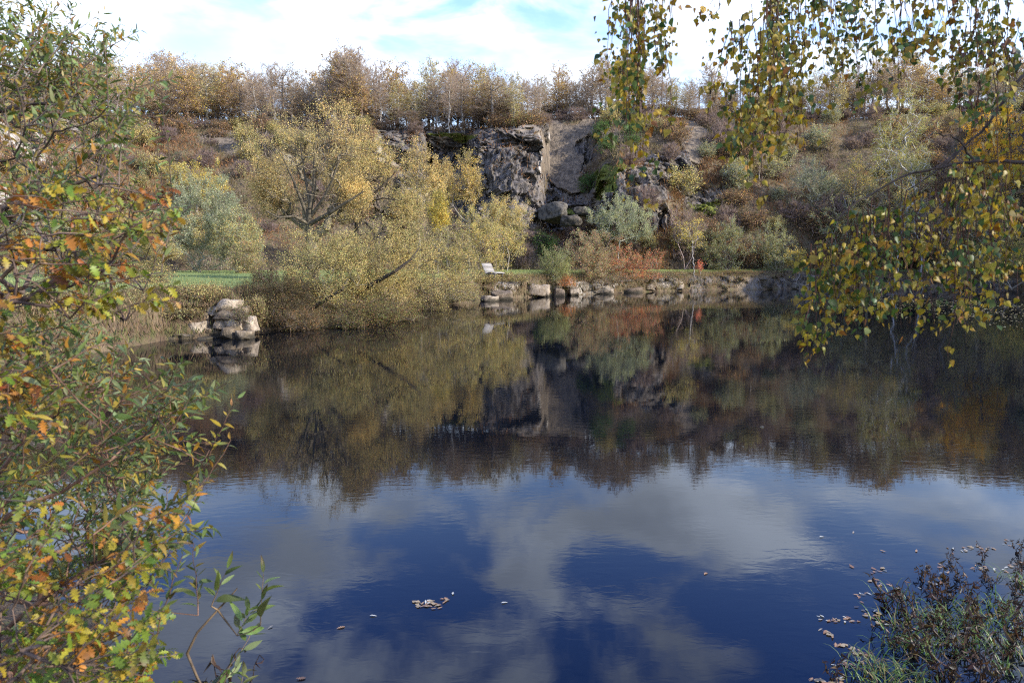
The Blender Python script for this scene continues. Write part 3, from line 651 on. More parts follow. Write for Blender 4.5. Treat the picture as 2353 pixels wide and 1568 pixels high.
for q, (a, b, rx, ry, Y, pl_, lab) in enumerate([(690, 738, 55, 22, 30.2, BROWN, 'low brown tangle dipping into the water below the dark bush'), (790, 738, 60, 22, 31.5, BROWN + MIXG[:1], 'low brown tangle at the waterline under the wide olive willow'),
    (935, 722, 50, 24, 36, MIXG + BROWN, 'low olive tangle at the waterline right of the leaning limb'), (995, 705, 40, 24, 43, OLIVE + BROWN, 'low green tangle at the waterline before the thin willow'), (1170, 655, 40, 24, 58, BROWN + OLIVE, 'dry brown brush on the bank between the pale shore rocks'), (1105, 655, 40, 26, 56, BROWN + OLIVE, 'dry brown brush on the bank directly below the bench'),
    (480, 705, 45, 20, 28.6, BROWN + OLIVE, 'low dry brush above the shore stone stack'), (420, 745, 40, 22, 27.4, BROWN + OLIVE, 'low dry brush among the left shore rocks'), (340, 735, 50, 26, 27.6, BROWN + OLIVE, 'low dry brush on the left bank beside the near willow'), (450, 690, 50, 18, 29, OLIVE + BROWN, 'low olive brush along the meadow edge above the rocks'), (552, 728, 14, 12, 27.1, MIXG + BROWN, 'small green tuft at the right of the stone stack'), (330, 650, 60, 40, 33, OLIVE + BROWN, 'olive brush on the meadow behind the near oak leaves'), (572, 712, 22, 26, 28.6, OLIVE + BROWN, 'small brush between the top stones and the dark bush'), (1520, 640, 50, 18, 72, PINK + BROWN, 'low reddish brush over the pale ledge by the leaning tree'), (1690, 640, 70, 12, 77, BROWN, 'low dry brush over the dark ledge under the grass strip')]):
    shrub_at('bank_brush', lab, 'bush', 280 + q, (a, b, rx, ry), Y, pl_, (2200 if rx > 20 else 350), .08 if Y < 50 else .11, natt=110 if rx > 20 else 30, twigs=1600 if rx > 20 else 250, twl=.4, tww=.014 if Y < 50 else .02, clumps=12, bark=(.15, .12, .095), ground=.05 if q < 4 else (.9 if q in (7, 8) else (P(a, b + ry, Y)[2] if rx < 20 else None)))
# right shore
shrub_at('birch_tree', 'pale yellow-green weeping birch on the right slope', 'tree', 240, (2085, 300, 50, 95), 84, [((.32, .30, .10), 4), ((.26, .26, .09), 3), ((.36, .30, .08), 2)], 9000, .15, TR, 22, 240, .13, 1800, .7, .022, (.45, .43, .39), 7, crowns=[(2040, 350, 40, 70), (2120, 390, 40, 60)], up=-.5, droop=1.2, alpha=.2)
shrub_at('maple_tree', 'glowing orange-yellow maple on the far right', 'tree', 241, (2270, 320, 70, 80), 80, [((.55, .30, .03), 4), ((.48, .26, .03), 3), ((.42, .32, .05), 2)], 9500, .18, TR, 24, 220, .18, 1200, .6, .024, (.1, .085, .07), 6, crowns=[(2290, 400, 70, 60)])
shrub_at('willow_bush', 'yellow-green bush overhanging the water at the far right', 'bush', 242, (2330, 590, 75, 65), 62, MIXG + YELLOW[:1], 9000, .13, natt=200, twigs=1600, clumps=18, ground=.6)
for q, (a, b, rx, ry, Y, pl_, lab) in enumerate([
    (1930, 540, 60, 90, 81, GREYG + MIXG, 'dark bush at the shore behind the hanging birch tip'),
    (2040, 560, 70, 80, 82, MIXG + BROWN, 'dark bush at the shore under the pale birch'),
    (2150, 540, 75, 90, 80, MIXG, 'dark green bush left of the glowing maple'),
    (2240, 580, 70, 70, 72, MIXG + BROWN, 'dark bush below the glowing maple'),
    (2000, 430, 60, 60, 92, BROWN + OLIVE, 'brown bush halfway up the slope left of the pale birch'),
    (2180, 440, 60, 50, 90, BROWN + RUSSET, 'russet bush between the pale birch and the maple')]):
    shrub_at('shore_bush', lab, 'bush', 250 + q, (a, b, rx, ry), Y, pl_, 6000, .15, natt=170, twigs=1800, clumps=16)
for q, (a, tp, Y, lab) in enumerate([(2070, 520, 76, 'slim white-barked birch stem standing at the right shore'), (2105, 560, 76, 'slanting pale stem beside the white-barked birch'), (1960, 470, 82, 'thin grey pole of a tree behind the hanging birch tip'), (2215, 480, 74, 'dark slim trunk at the shore below the maple')]):
    shrub_at('shore_tree', lab, 'tree', 270 + q, (a, tp - 60, 24, 50), Y, MIXG + YELLOW[:1], 900, .15, TR, 8, 80, .075, 500, .6, .022, (.24, .235, .23) if q < 2 else (.12, .11, .10), 6.5, lean=(-1.2 if q == 1 else 0, 0))  # pale bark of the first two stems darkened in colour for shade

# --- small bushes all over the slopes: five kinds, copied
def proto_bush(kind, seed, palette, n, size, bark, twigs, up, w, h):
    o = plant('slope_bush', ('stems', 'foliage'), seed, np.array([[0, 0, 0], [0, 0, .1]]), [((0, 0, h * .55), (w, w, h * .5), 110, 14)], .05, .01, bark, .3, .5,
              dict(n=twigs, len=.6, w=.026, up=up, col=tuple(np.array(bark) * 1.05)), dict(n=n, size=size, pal=palette, spread=.12, asp=.5))
    PROTO[kind] = [o]
proto_bush('russet_bush', 301, RUSSET + BROWN, 1600, .16, (.16, .12, .10), 1500, .5, 1.3, 2.0)
proto_bush('purple_bush', 302, BROWN, 250, .13, (.22, .165, .155), 2600, .8, 1.3, 2.1)
proto_bush('olive_bush', 303, OLIVE, 2600, .15, (.2, .18, .14), 900, .4, 1.4, 2.2)
proto_bush('pale_bush', 304, GREYG + OLIVE[:1], 2200, .15, (.26, .24, .19), 1500, .7, 1.3, 2.3)
proto_bush('green_bush', 305, [((.06, .12, .035), 4), ((.09, .15, .05), 3), ((.16, .17, .05), 1)], 2800, .14, (.12, .1, .08), 500, .4, 1.2, 1.9)
D2 = dict(russet_bush=('russet-leaved bush', 'russet-leaved bushes'), purple_bush=('leafless purplish-grey bush', 'leafless purplish bushes'), olive_bush=('olive-leaved bush', 'olive-leaved bushes'),
          pale_bush=('pale grey-green bush', 'pale grey-green bushes'), green_bush=('dark evergreen bush', 'dark evergreen bushes'))
SEG2 = [(-9999, 330, 'on the slope at far left'), (330, 480, 'behind the tall grey-green willow'), (480, 620, 'on the slope left of the golden willow'), (620, 850, 'behind the golden willows'), (850, 1060, 'around the shaded rock recess'),
        (1060, 1240, 'on the dark columned cliff'), (1240, 1360, 'around the smooth sandy slab'), (1360, 1500, 'on the mossy outcrop'), (1500, 1640, 'by the sandy scar'), (1640, 1780, 'below the middle birch curtain'), (1780, 1950, 'around the feathery grey willow'), (1950, 2150, 'on the slope around the pale birch'), (2150, 9999, 'on the slope at far right')]
def seg2(px):
    for a, b, s in SEG2:
        if a <= px < b: return s
items = []; rim_items = []
hv = np.where((sid > 4.0) & (sid < 8.1))[0]
bx, by = topx(TV)
rng = np.random.default_rng(23)
slots = []
tries = 0
while len(slots) < 240 and tries < 20000:
    tries += 1
    v = hv[rng.integers(len(hv))]
    if not (-150 < bx[v] < 2600): continue
    if max(rock[v], pale_m[v], sandm[v]) > .25 and (rng.random() > .03 or bx[v] < 1250): continue
    if sandm[v] > .2: continue
    if any((bx[v] - a) ** 2 + ((by[v] - b) * 1.3) ** 2 < 21 ** 2 for a, b in slots): continue
    slots.append((bx[v], by[v])); p = TV[v]
    if bx[v] < 620: ks = ['russet_bush', 'purple_bush', 'olive_bush', 'olive_bush', 'purple_bush']
    elif bx[v] < 1000: ks = ['olive_bush', 'russet_bush', 'purple_bush']
    elif bx[v] < 1500: ks = ['russet_bush', 'purple_bush', 'green_bush', 'purple_bush', 'olive_bush']
    else: ks = ['purple_bush', 'purple_bush', 'russet_bush', 'olive_bush', 'russet_bush', 'pale_bush']
    k = ks[rng.integers(len(ks))]; s = rng.uniform(.6, 1.25) * (1.3 if bx[v] > 1480 else 1.0)
    o = put(k, (p[0], p[1] - .3, p[2] - .25), rng.uniform(0, 6.28), (s, s, s * rng.uniform(.7, 1.2))); items.append((o, k, bx[v]))
for a, b, k in ((1395, 355, 'green_bush'), (1380, 320, 'green_bush'), (1350, 440, 'green_bush')):
    d = (bx - a) ** 2 + (by - b) ** 2; v = hv[np.argmin(d[hv])]; p = TV[v]
    items.append((put(k, (p[0], p[1] - .3, p[2] - .2), 1.0, 1.1), k, a))
label_many(items, D2, seg2, 'bush', 'bushes on the quarry slopes')

hedge = []
_px = -150.0
while _px < 2560:
    u = (_px - PX0) / F / (cp - .05); p_ = prof(u); Y = p_[8, 0] + rng.uniform(.8, 7); x = u * Y; s = rng.uniform(.24, .42)
    hedge.append((put('scrub', (x, Y, ground_z(x, Y) - .3), rng.uniform(0, 6.28), (s * 1.8, s * 1.8, s)), 'scrub', _px)); hedge[-1][0].name = 'rim_thicket'; _px += rng.uniform(14, 24)
for q in range(150):
    px = rng.uniform(-150, 2560); u = (px - PX0) / F / (cp - .05); p_ = prof(u); Y = p_[8, 0] + rng.uniform(-.3, 9); x = u * Y
    k = ['purple_bush', 'russet_bush', 'olive_bush', 'purple_bush'][rng.integers(4)]; s = rng.uniform(.6, 1.15)
    rim_items.append((put(k, (x, Y, ground_z(x, Y) - .35), rng.uniform(0, 6.28), (s * 1.3, s * 1.3, s)), k, px))
label_many(scrub_items, dict(scrub=('tall grey-brown thicket', 'tall grey-brown thickets')), seg_of, 'bush', 'tall thickets in the rim wood')
label_many(hedge, dict(scrub=('low brown hedge-like bush', 'low brown hedge-like bushes')), seg_of, 'bush', 'low bushes along the rim edge')
label_many(rim_items, D2, seg_of, 'bush', 'bushes along the quarry rim')
slope_trees = []
for px, tp, Y, k in ((1700, 395, 92, 'bare'), (1765, 360, 96, 'bare'), (1905, 390, 88, 'brown'), (1945, 430, 82, 'olive'), (1990, 350, 94, 'bare'), (2025, 400, 86, 'olive'), (2060, 440, 80, 'brown'), (2140, 350, 88, 'brown'), (2175, 300, 96, 'orange'), (2190, 400, 80, 'olive'), (2235, 260, 98, 'bare'), (2300, 250, 96, 'orange'), (2330, 400, 76, 'olive'), (2365, 300, 88, 'brown'), (1850, 330, 100, 'brown'), (1960, 300, 104, 'orange'), (2100, 260, 106, 'brown')):
    u = (px - PX0) / F / (cp - .05); x = u * Y; z = ground_z(x, Y) - .2; zt = P(px, tp, Y)[2]; s = max(.3, (zt - z) / {'bare': 12, 'brown': 11, 'orange': 10, 'olive': 10}[k]); ws = float(np.clip(s * 1.25, .5, 1.3))
    slope_trees.append((put(k, (x, Y, z), px * .1, (ws, ws, s)), k, px)); slope_trees[-1][0].name = 'slope_tree'
label_many(slope_trees, DESC, lambda px: 'on the open right slope' if px < 1870 else ('left of the pale birch' if px < 2080 else 'around the glowing maple'), 'tree', 'trees on the right slope')
# --- ground cover of the slopes (stuff)
rng = np.random.default_rng(31)
wv = np.where((sid > 3.9) & (sid < 8.9))[0]; wv = wv[(bx[wv] > -300) & (bx[wv] < 2700)]
wr = np.maximum(rock, np.maximum(pale_m, sandm))[wv]
wv = wv[(rng.random(len(wv)) > np.clip(wr * 1.1, 0, .93)) & (sandm[wv] < .3)]
v = wv[rng.integers(0, len(wv), 95000)]
p = TV[v] + rng.normal(0, .25, (len(v), 3)); p[:, 2] -= .05
t1 = fbm(p * .12, 3, 3); t2 = fbm(p * .3, 3, 8)
cols = np.where((t1 > .15)[:, None], np.array([[.22, .12, .06]]), np.where((t2 > .1)[:, None], np.array([[.20, .165, .145]]), np.array([[.175, .14, .08]])))
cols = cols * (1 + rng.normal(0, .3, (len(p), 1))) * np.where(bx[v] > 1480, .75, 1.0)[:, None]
d = rng.normal(0, .6, (len(p), 3)); d[:, 2] += 1.0
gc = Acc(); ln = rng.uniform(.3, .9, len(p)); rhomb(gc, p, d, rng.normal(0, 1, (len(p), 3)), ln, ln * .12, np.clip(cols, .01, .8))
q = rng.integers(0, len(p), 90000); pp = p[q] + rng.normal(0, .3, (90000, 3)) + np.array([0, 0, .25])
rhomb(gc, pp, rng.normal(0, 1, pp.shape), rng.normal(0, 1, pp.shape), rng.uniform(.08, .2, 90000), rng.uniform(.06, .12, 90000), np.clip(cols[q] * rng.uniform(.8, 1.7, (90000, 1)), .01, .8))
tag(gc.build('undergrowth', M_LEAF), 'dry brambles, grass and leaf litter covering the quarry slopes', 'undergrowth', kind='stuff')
# --- meadow and bank grass (stuff)
wv = np.where((sid > 1.1) & (sid < 4.0))[0]; wv = wv[(bx[wv] > -200) & (bx[wv] < 2500)]
v = wv[rng.integers(0, len(wv), 85000)]; p = TV[v] + rng.normal(0, .35, (len(v), 3)) * np.array([1, 1, 0])
d = rng.normal(0, .35, (len(p), 3)); d[:, 2] += 1
gm = np.clip((sid[v] - 2.6) / .6, 0, 1)[:, None]
cols = (np.array([[.25, .28, .115]]) * gm + np.where(rng.random((len(p), 1)) < .35, np.array([[.13, .13, .05]]), np.array([[.21, .145, .085]])) * (1 - gm)) * (1 + rng.normal(0, .25, (len(p), 1))) * (1 + .45 * fbm(p * .35, 3, 12))[:, None]
ln = rng.uniform(.08, .2, len(p)) * (1 + .9 * (1 - gm[:, 0])); ga = Acc()
rhomb(ga, p, d, rng.normal(0, 1, p.shape), ln, ln * .12, np.clip(cols, .01, .6))
tag(ga.build('meadow_grass', M_LEAF), 'short green grass on the meadow with dry tufts along the bank', 'grass', kind='stuff')

# ------------------------------------------------------------------ stones
def stone(name, size, seed, mat, tint=(1, 1, 1), blocky=True):
    rng = np.random.default_rng(seed); n = 9
    g = np.linspace(-1, 1, n); vs_ = []; fs = []; idx = {}
    def vid(p):
        k = tuple(np.round(p, 5))
        if k not in idx: idx[k] = len(vs_); vs_.append(p)
        return idx[k]
    for ax in range(3):
        for s in (-1, 1):
            for a in range(n - 1):
                for b in range(n - 1):
                    q = []
                    for da, db in ((0, 0), (1, 0), (1, 1), (0, 1)):
                        p = [0, 0, 0]; p[ax] = s; p[(ax + 1) % 3] = g[a + da]; p[(ax + 2) % 3] = g[b + db]; q.append(vid(tuple(p)))
                    fs.append(q if s > 0 else q[::-1])
    v = np.array(vs_, float); e = 34 if blocky else 4.0
    v = v / ((np.abs(v) ** e).sum(1) ** (1 / e))[:, None]
    v = v * np.asarray(size) * .5
    v += nrm(v) * (cells(v * (1.7 if blocky else 2.6) + seed, seed)[:, None] * (.07 if blocky else .14) + fbm(v * 2.5 + seed * 3, 3, seed)[:, None] * .05) * max(size) ** .5
    for _ in range(9 if blocky else 12):
        nn = nrm(rng.normal(0, 1, 3)); dd = (np.abs(nn) * np.asarray(size) * .5).sum() * rng.uniform(.62, .86); ex_ = np.maximum(v @ nn - dd, 0); v = v - ex_[:, None] * nn * .95
    v[:, 0] += v[:, 2] * rng.normal(0, .12); v[:, :2] *= 1 + (v[:, 2:3] / size[2]) * rng.normal(-.06, .1)
    a = Acc(); a.add(v, fs, tint); return a.build(name, mat)
blocks = [  # px, py, wide(m), high, distance, label
    (528, 700, .8, .42, 27.9, 'pale cut stone block on top of the shore stones'), (498, 712, .5, .36, 28.1, 'brown cut stone block left of the topmost pale block'),
    (556, 716, .55, .4, 27.9, 'small brown block right of the topmost pale block'), (532, 722, .95, .36, 27.6, 'long pale stone block second from the top'),
    (512, 743, .6, .36, 27.5, 'small brownish block in the middle of the shore stones'), (545, 743, .55, .42, 27.5, 'pale upright block in the middle of the shore stones'),
    (574, 745, .5, .6, 27.6, 'tall brown block leaning beside the dark bush'), (492, 764, .7, .42, 27.5, 'cream block at the waterline left of the white square one'),
    (530, 764, .6, .45, 27.4, 'white square block at the waterline'), (563, 769, .6, .36, 27.4, 'brown block at the waterline beside the dark bush'),
    (455, 758, .8, .7, 27.9, 'white craggy rock on the shore left of the cut blocks'), (425, 775, .7, .4, 27.5, 'low pale rock at the water left of the craggy one'),
    (468, 728, .5, .34, 28.6, 'small pale rock above the craggy shore rock'), (395, 782, .8, .4, 27.3, 'leftmost low rock at the water by the near willow'), (430, 742, .45, .35, 28.4, 'small brown rock half buried in the bank'), (475, 780, .5, .25, 27.3, 'flat rock awash in front of the craggy rock')]
for q, (a, b, wd, hg, Y, lab) in enumerate(blocks):
    o = stone('stone_block', (wd, .9, hg), 400 + q, M_PALE, [(1, .96, .88), (.6, .53, .43), (.82, .76, .66), (1.1, 1.06, .98), (.5, .45, .37)][(q * 3) % 5]); o.location = P(a, b, Y - (.5 if q > 7 else -.1)); o.rotation_euler = (.04 * (q % 3 - 1), .05 * (q % 2), .25 * ((q * 7) % 5 - 2) / 2)
    tag(o, lab, 'stone block', 'stone blocks on the left shore')
boulders = [
    (1272, 490, 3.6, 2.0, 83.5, M_GREY, 'large grey boulder in the gully below the sandy slab'), (1310, 508, 2.6, 1.2, 81, M_GREY, 'dark boulder right of the large grey one'),
    (1338, 486, 2.0, 1.0, 83, M_GREY, 'low mossy grey boulder at the right edge of the gully'),
    (1150, 676, 1.6, .9, 55.5, M_PALE, 'pale shore boulder below the bench'), (1122, 686, 1.2, .45, 53.5, M_PALE, 'low pale boulder at the water left below the bench'),
    (1215, 668, 2.6, 1.1, 60.0, M_PALE, 'broad white rock face at the water right of the bench'), (1245, 666, 1.2, 1.1, 60.6, M_PALE, 'upright white rock beside the orange shrub'),
    (1285, 668, .9, .8, 61.5, M_PALE, 'small pale rock under the orange shrub'), (1315, 670, .9, .7, 63, M_PALE, 'small rock right of the orange shrub'),
    (1495, 660, 3.0, .9, 71.5, M_PALE, 'long pale ledge rock under the red shrub'), (1545, 659, 2.6, .9, 73, M_PALE, 'pale ledge rock right of the red shrub'),
    (1425, 664, 4.2, .8, 69.5, M_PALE, 'long low pale ledge rock below the grey undergrowth'), (1375, 667, 2.6, .8, 66, M_PALE, 'low pale ledge rock left of the grey undergrowth'),
    (1578, 661, 1.6, .9, 73.5, M_PALE, 'pointed pale rock at the foot of the leaning tree'), (1660, 656, 4.0, 1.1, 77, M_GREY, 'dark ledge rock right of the leaning tree'),
    (1740, 655, 3.4, 1.2, 78, M_GREY, 'dark ledge rock below the grass strip'), (1800, 652, 3.0, .9, 78.5, M_GREY, 'undercut grey rock below the sandy strip'), (1845, 655, 1.8, .8, 78.5, M_GREY, 'grey rock below the yellow sapling')]  # right shore ledge rocks use the dark stone colour to paint shade
for q, (a, b, wd, hg, Y, m_, lab) in enumerate(boulders):
    o = stone('boulder', (wd, max(1.2, wd * .6), hg), 440 + q, m_, [(.62, .6, .56), (.5, .47, .43), (.55, .53, .49), (.85, .82, .76), (.6, .57, .52), (.95, .92, .86), (.5, .45, .4)][q if q < 3 else 3 + q % 4], q > 2 or q == 0); o.location = P(a, b, Y - (.6 if q > 2 else 0)) - np.array([0, 0, (q * 5 % 4) * .07 if q > 2 else 0]); o.rotation_euler = (.12 * (q * 3 % 5 - 2), .09 * (q * 7 % 5 - 2), .3 * (q % 5 - 2)); tag(o, lab, 'rock')

# ------------------------------------------------------------------ bench
def box(acc, c, s, rot=0.0, col=(1, 1, 1)):
    v = np.array([(a, b, d) for a in (-1, 1) for b in (-1, 1) for d in (-1, 1)], float) * np.array(s) * .5
    cr_, sr_ = math.cos(rot), math.sin(rot); v = np.stack([v[:, 0] * cr_ + v[:, 2] * sr_, v[:, 1], -v[:, 0] * sr_ + v[:, 2] * cr_], 1) + np.array(c)
    acc.add(v, [[0, 1, 3, 2], [4, 6, 7, 5], [0, 4, 5, 1], [2, 3, 7, 6], [0, 2, 6, 4], [1, 5, 7, 3]], col)
bp_ = P(1128, 628, 57.5); bz = ground_z(bp_[0], bp_[1])
bench = tag(empty('lounger_bench', (bp_[0], bp_[1], bz), R(-38)), 'weathered wooden lounger bench with a high slatted back on the bank', 'bench')
# local +x is the sitter's forward direction; slats run along y
a = Acc()
for k in range(8):
    t = k / 7; x = -.10 - t * .42; z = .42 + t * .75; box(a, (x, 0, z), (.03, 1.25, .082), -.5, (1.0 - .06 * (k % 2),) * 3)
a.build('backrest', M_WOOD, bench)
a = Acc()
for k in range(9):
    t = k / 8; x = -.02 + t * .95; z = .40 + .07 * math.sin(t * 3.1); box(a, (x, 0, z), (.10, 1.25, .03), 0, (.95 - .06 * (k % 2),) * 3)
a.build('seat', M_WOOD, bench)
for s in (-1, 1):
    a = Acc(); box(a, (.42, s * .5, .345), (1.1, .05, .09), 0, (.55,) * 3); box(a, (-.28, s * .5, .68), (.05, .05, .95), -.5, (.55,) * 3); a.build('side_frame', M_WOOD, bench)
    for x in (.8, -.02):
        a = Acc(); box(a, (x, s * .5, .14), (.07, .055, .38), 0, (.5,) * 3); a.build('leg', M_WOOD, bench)

# ------------------------------------------------------------------ near plants: willow and oak on the left, birch on the right
def curve(a, b, sag, n=7, rng=None, jit=.01):
    t = np.linspace(0, 1, n)[:, None]; p = a * (1 - t) + b * t; p[:, 2] += (sag * 4 * t * (1 - t))[:, 0]
    if rng is not None: p[1:-1] += rng.normal(0, jit, (n - 2, 3))
    return p
def along(pl, n, t0=.12):
    d = np.linalg.norm(np.diff(pl, axis=0), axis=1); cu = np.concatenate([[0], np.cumsum(d)]); t = np.linspace(t0, 1, n) * cu[-1]
    p = np.stack([np.interp(t, cu, pl[:, i]) for i in range(3)], 1); tg = nrm(np.gradient(p, axis=0)) if n > 2 else np.tile(nrm(pl[-1:] - pl[:1]), (n, 1))
    return p, tg
def near_shrub(name, label, cat, seed, base, limbs, tips, tpl, leafn, size, palette, shoot_len, stem_col, r_root, droop=.0, cluster=False, dirbias=(.6, 0, .8), palf=None):
    """base: world point; limbs: polylines from the base; tips: world points of the shoots' ends"""
    rng = np.random.default_rng(seed); root = empty(name, base); b0 = np.asarray(base)
    shoots = []; starts = []
    for t in tips:
        L = shoot_len * rng.uniform(.6, 1.3); d = np.array(dirbias) + rng.normal(0, .38, 3); d[0] = max(d[0], -.1); d[2] = max(d[2], -.15); d = nrm(d); s = t - d * L
        shoots.append(curve(s, t, L * rng.uniform(-.02, .10), 7, rng, L * .012)); starts.append(s)
    wood = Acc(); nodes = [b0 * 0]; par = [-1]
    A = [np.zeros(3)]; par = [-1]
    for pl in limbs:
        prev = 0
        for q in pl: A.append(np.asarray(q) - b0); par.append(prev); prev = len(A) - 1
    A = np.array(A); PL = np.linalg.norm(A, axis=1)
    st = np.array(starts) - b0
    for q in st[np.argsort(np.linalg.norm(st, axis=1))]:
        c = np.linalg.norm(q - A, axis=1) + .22 * PL; j = int(np.argmin(c)); A = np.vstack([A, q]); PL = np.append(PL, PL[j] + np.linalg.norm(q - A[j])); par.append(j)
    par = np.array(par); rad = radii(par, .0025, r_root, 2.4); skeleton(wood, A, par, rad, rng, stem_col, 7, .05)
    lf = Acc()
    for k, pl in enumerate(shoots):
        pl = pl - b0; poly_tube(wood, pl, .0026, .0011, 4, np.tile(np.array(stem_col) * rng.uniform(.8, 1.3), (len(pl) - 1, 1)))
        n = max(4, int(leafn * rng.uniform(.7, 1.3))); p, tg = along(pl, n)
        if cluster: p = p[n // 3:]; tg = tg[n // 3:]; n = len(p)
        ang = np.arange(n) * 2.4 + rng.uniform(0, 6); a1 = nrm(np.cross(tg, np.array([[.3, .9, .2]]))); a2 = np.cross(tg, a1)
        side = a1 * np.cos(ang)[:, None] + a2 * np.sin(ang)[:, None]
        d = nrm(tg * rng.uniform(.35, 1.0, (n, 1)) + side * .8 + np.array([0, 0, -droop]) + rng.normal(0, .16, (n, 3)))
        nv = np.array([[0, -.35, 1.0]]) + rng.normal(0, .5, (n, 3))
        c = pal(rng, palette if palf is None else palf(rng), n, .16) * .86  # leaf colours scaled down to paint the foliage's own shade
        sz = size * rng.uniform(.55, 1.2, n) * np.linspace(1.05, .75, n)
        leaves(lf, tpl, p, d, nv, sz, c)
    wood.build('stems', M_BARK, root); lf.build('leaves', M_FLEAF, root); tag(root, label, cat); return root
WG = [((.12, .16, .04), 5), ((.165, .20, .08), 4), ((.075, .11, .03), 3)]
WY = [((.30, .22, .03), 3), ((.26, .20, .045), 2), ((.34, .15, .025), 1.2)]
OG = [((.12, .18, .025), 4), ((.19, .21, .03), 3), ((.32, .25, .025), 3)]
OO = [((.36, .155, .025), 4), ((.29, .095, .022), 3), ((.38, .24, .035), 2.5), ((.14, .055, .025), 1.5)]
XM = np.array([(0, 235), (60, 300), (100, 285), (150, 330), (200, 385), (280, 430), (330, 370), (400, 390), (480, 445), (560, 385), (640, 330), (700, 300), (760, 260), (830, 420), (870, 470), (920, 540), (1000, 525), (1080, 470), (1150, 480), (1220, 470), (1300, 430), (1400, 420), (1500, 470), (1568, 520), (1620, 560)], float)
def tips_in(rng, n, y0, y1, Ya, Yb, pw=.85, x0=-40, shrink=1.0):
    o = []
    for _ in range(n):
        y = rng.uniform(y0, y1); xm = np.interp(y, XM[:, 0], XM[:, 1]) * shrink
        o.append(P(x0 + (xm - x0) * rng.uniform(0, 1) ** pw, y, rng.uniform(Ya, Yb)))
    return o
def wp(rng): return WG + [((.26, .21, .04), 2.4), ((.32, .17, .03), 1.0)] if rng.random() < .75 else WY + WG[:1]
rng = np.random.default_rng(55)
tw = tips_in(rng, 75, -10, 300, 2.5, 3.9, .85) + tips_in(rng, 75, -20, 190, 2.6, 3.6, 1.0, -40, .7) + tips_in(rng, 40, 300, 520, 2.4, 3.8, .85) + tips_in(rng, 45, 0, 520, 3.8, 4.8, .9, -40, .9) + [P(320, 70, 2.9), P(430, 285, 2.8), P(440, 470, 2.8), P(400, 180, 3.1), P(300, 95, 2.9), P(265, 60, 3.0)]
near_shrub('willow_shrub', 'tall near willow with long narrow leaves arching across the upper left', 'shrub', 501, (-2.75, 2.6, 1.0),
           [[P(-260, 1000, 2.7), P(-120, 700, 2.9), P(-30, 490, 3.0), P(110, 425, 3.0), P(235, 400, 3.0), P(330, 300, 3.0)], [P(-200, 600, 2.9), P(-80, 300, 3.1), P(60, 240, 3.1), P(190, 210, 3.1)], [P(-150, 800, 3.1), P(0, 640, 3.2), P(150, 560, 3.2), P(270, 500, 3.1)]],
           tw, WILLOW, 22, .055, WG, .34, (.10, .075, .06), .022, droop=.15, palf=wp)
tl = tips_in(rng, 185, 740, 1330, 2.2, 3.6, .8) + tips_in(rng, 140, 690, 1300, 3.4, 4.6, .95, -40, .85) + [P(545, 915, 2.7), P(520, 880, 2.7), P(530, 1010, 2.7), P(480, 1090, 2.6), P(490, 1215, 2.5), P(420, 830, 2.8), P(460, 1150, 2.6), P(430, 990, 2.8)]
near_shrub('willow_shrub', 'near willow with broad green leaves reaching over the water at lower left', 'shrub', 502, (-2.3, 2.7, .9),
           [[P(-150, 1400, 2.6), P(0, 1200, 2.6), P(140, 1130, 2.6), P(250, 1060, 2.6), P(330, 1000, 2.7)], [P(-120, 1300, 2.8), P(60, 1000, 2.9), P(200, 900, 2.9), P(330, 860, 2.9)], [P(-50, 1500, 2.5), P(130, 1350, 2.5), P(280, 1240, 2.6)]],
           tl, WILLOW, 17, .068, WG, .30, (.13, .075, .05), .02, droop=.1, dirbias=(.75, 0, .6), palf=wp)
def op2(rng): return OG if rng.random() < .6 else (OO if rng.random() < .35 else OG[1:] + OO[:1])
def op(rng): return OG if rng.random() < .42 else (OO if rng.random() < .55 else OG[1:] + OO[:1])
to = tips_in(rng, 95, 420, 720, 2.2, 3.2, .9, -40, .95) + [P(395, 655, 2.5), P(370, 690, 2.5), P(340, 620, 2.5), P(285, 640, 2.5), P(410, 690, 2.6)] + tips_in(rng, 40, 720, 1000, 2.1, 2.8, 1.2, -40, .3)
near_shrub('oak_sapling', 'near young oak with orange and green lobed leaves at middle left', 'shrub', 503, (-2.2, 2.35, 1.05),
           [[P(-150, 900, 2.4), P(0, 700, 2.5), P(130, 640, 2.6), P(250, 620, 2.6)], [P(-100, 700, 2.5), P(0, 500, 2.6), P(120, 480, 2.6)]],
           to, OAK, 14, .052, OG, .20, (.09, .06, .045), .016, droop=.45, cluster=True, dirbias=(.9, 0, .1), palf=op)
tb = tips_in(rng, 120, 1160, 1620, 1.9, 2.8, .95, -40, .92) + tips_in(rng, 60, 1400, 1640, 1.9, 2.5, .9, -40, .9)
near_shrub('oak_sapling', 'near low oak with yellow and orange lobed leaves at bottom left', 'shrub', 504, (-1.75, 1.9, 1.1),
           [[P(-60, 1560, 2.0), P(120, 1480, 2.2), P(260, 1400, 2.3), P(350, 1330, 2.4)], [P(-40, 1600, 2.0), P(200, 1540, 2.2), P(350, 1500, 2.3)]],
           tb, OAK, 14, .050, OG, .18, (.11, .075, .055), .014, droop=.3, cluster=True, dirbias=(.8, .1, .45), palf=op2)
# lone willow shoot over the water
near_shrub('willow_shoot', 'single upright green shoot standing clear of the shrubs over the water', 'shrub', 505, G(440, 1640, .45),
           [[P(430, 1500, 2.75), P(500, 1400, 2.8), P(545, 1350, 2.8)]], [P(605, 1318, 2.8), P(520, 1310, 2.8), P(575, 1400, 2.8), P(590, 1440, 2.8), P(560, 1545, 2.7), P(545, 1530, 2.7)], WILLOW, 9, .105, WG, .17, (.12, .085, .05), .006, dirbias=(.45, 0, .9))

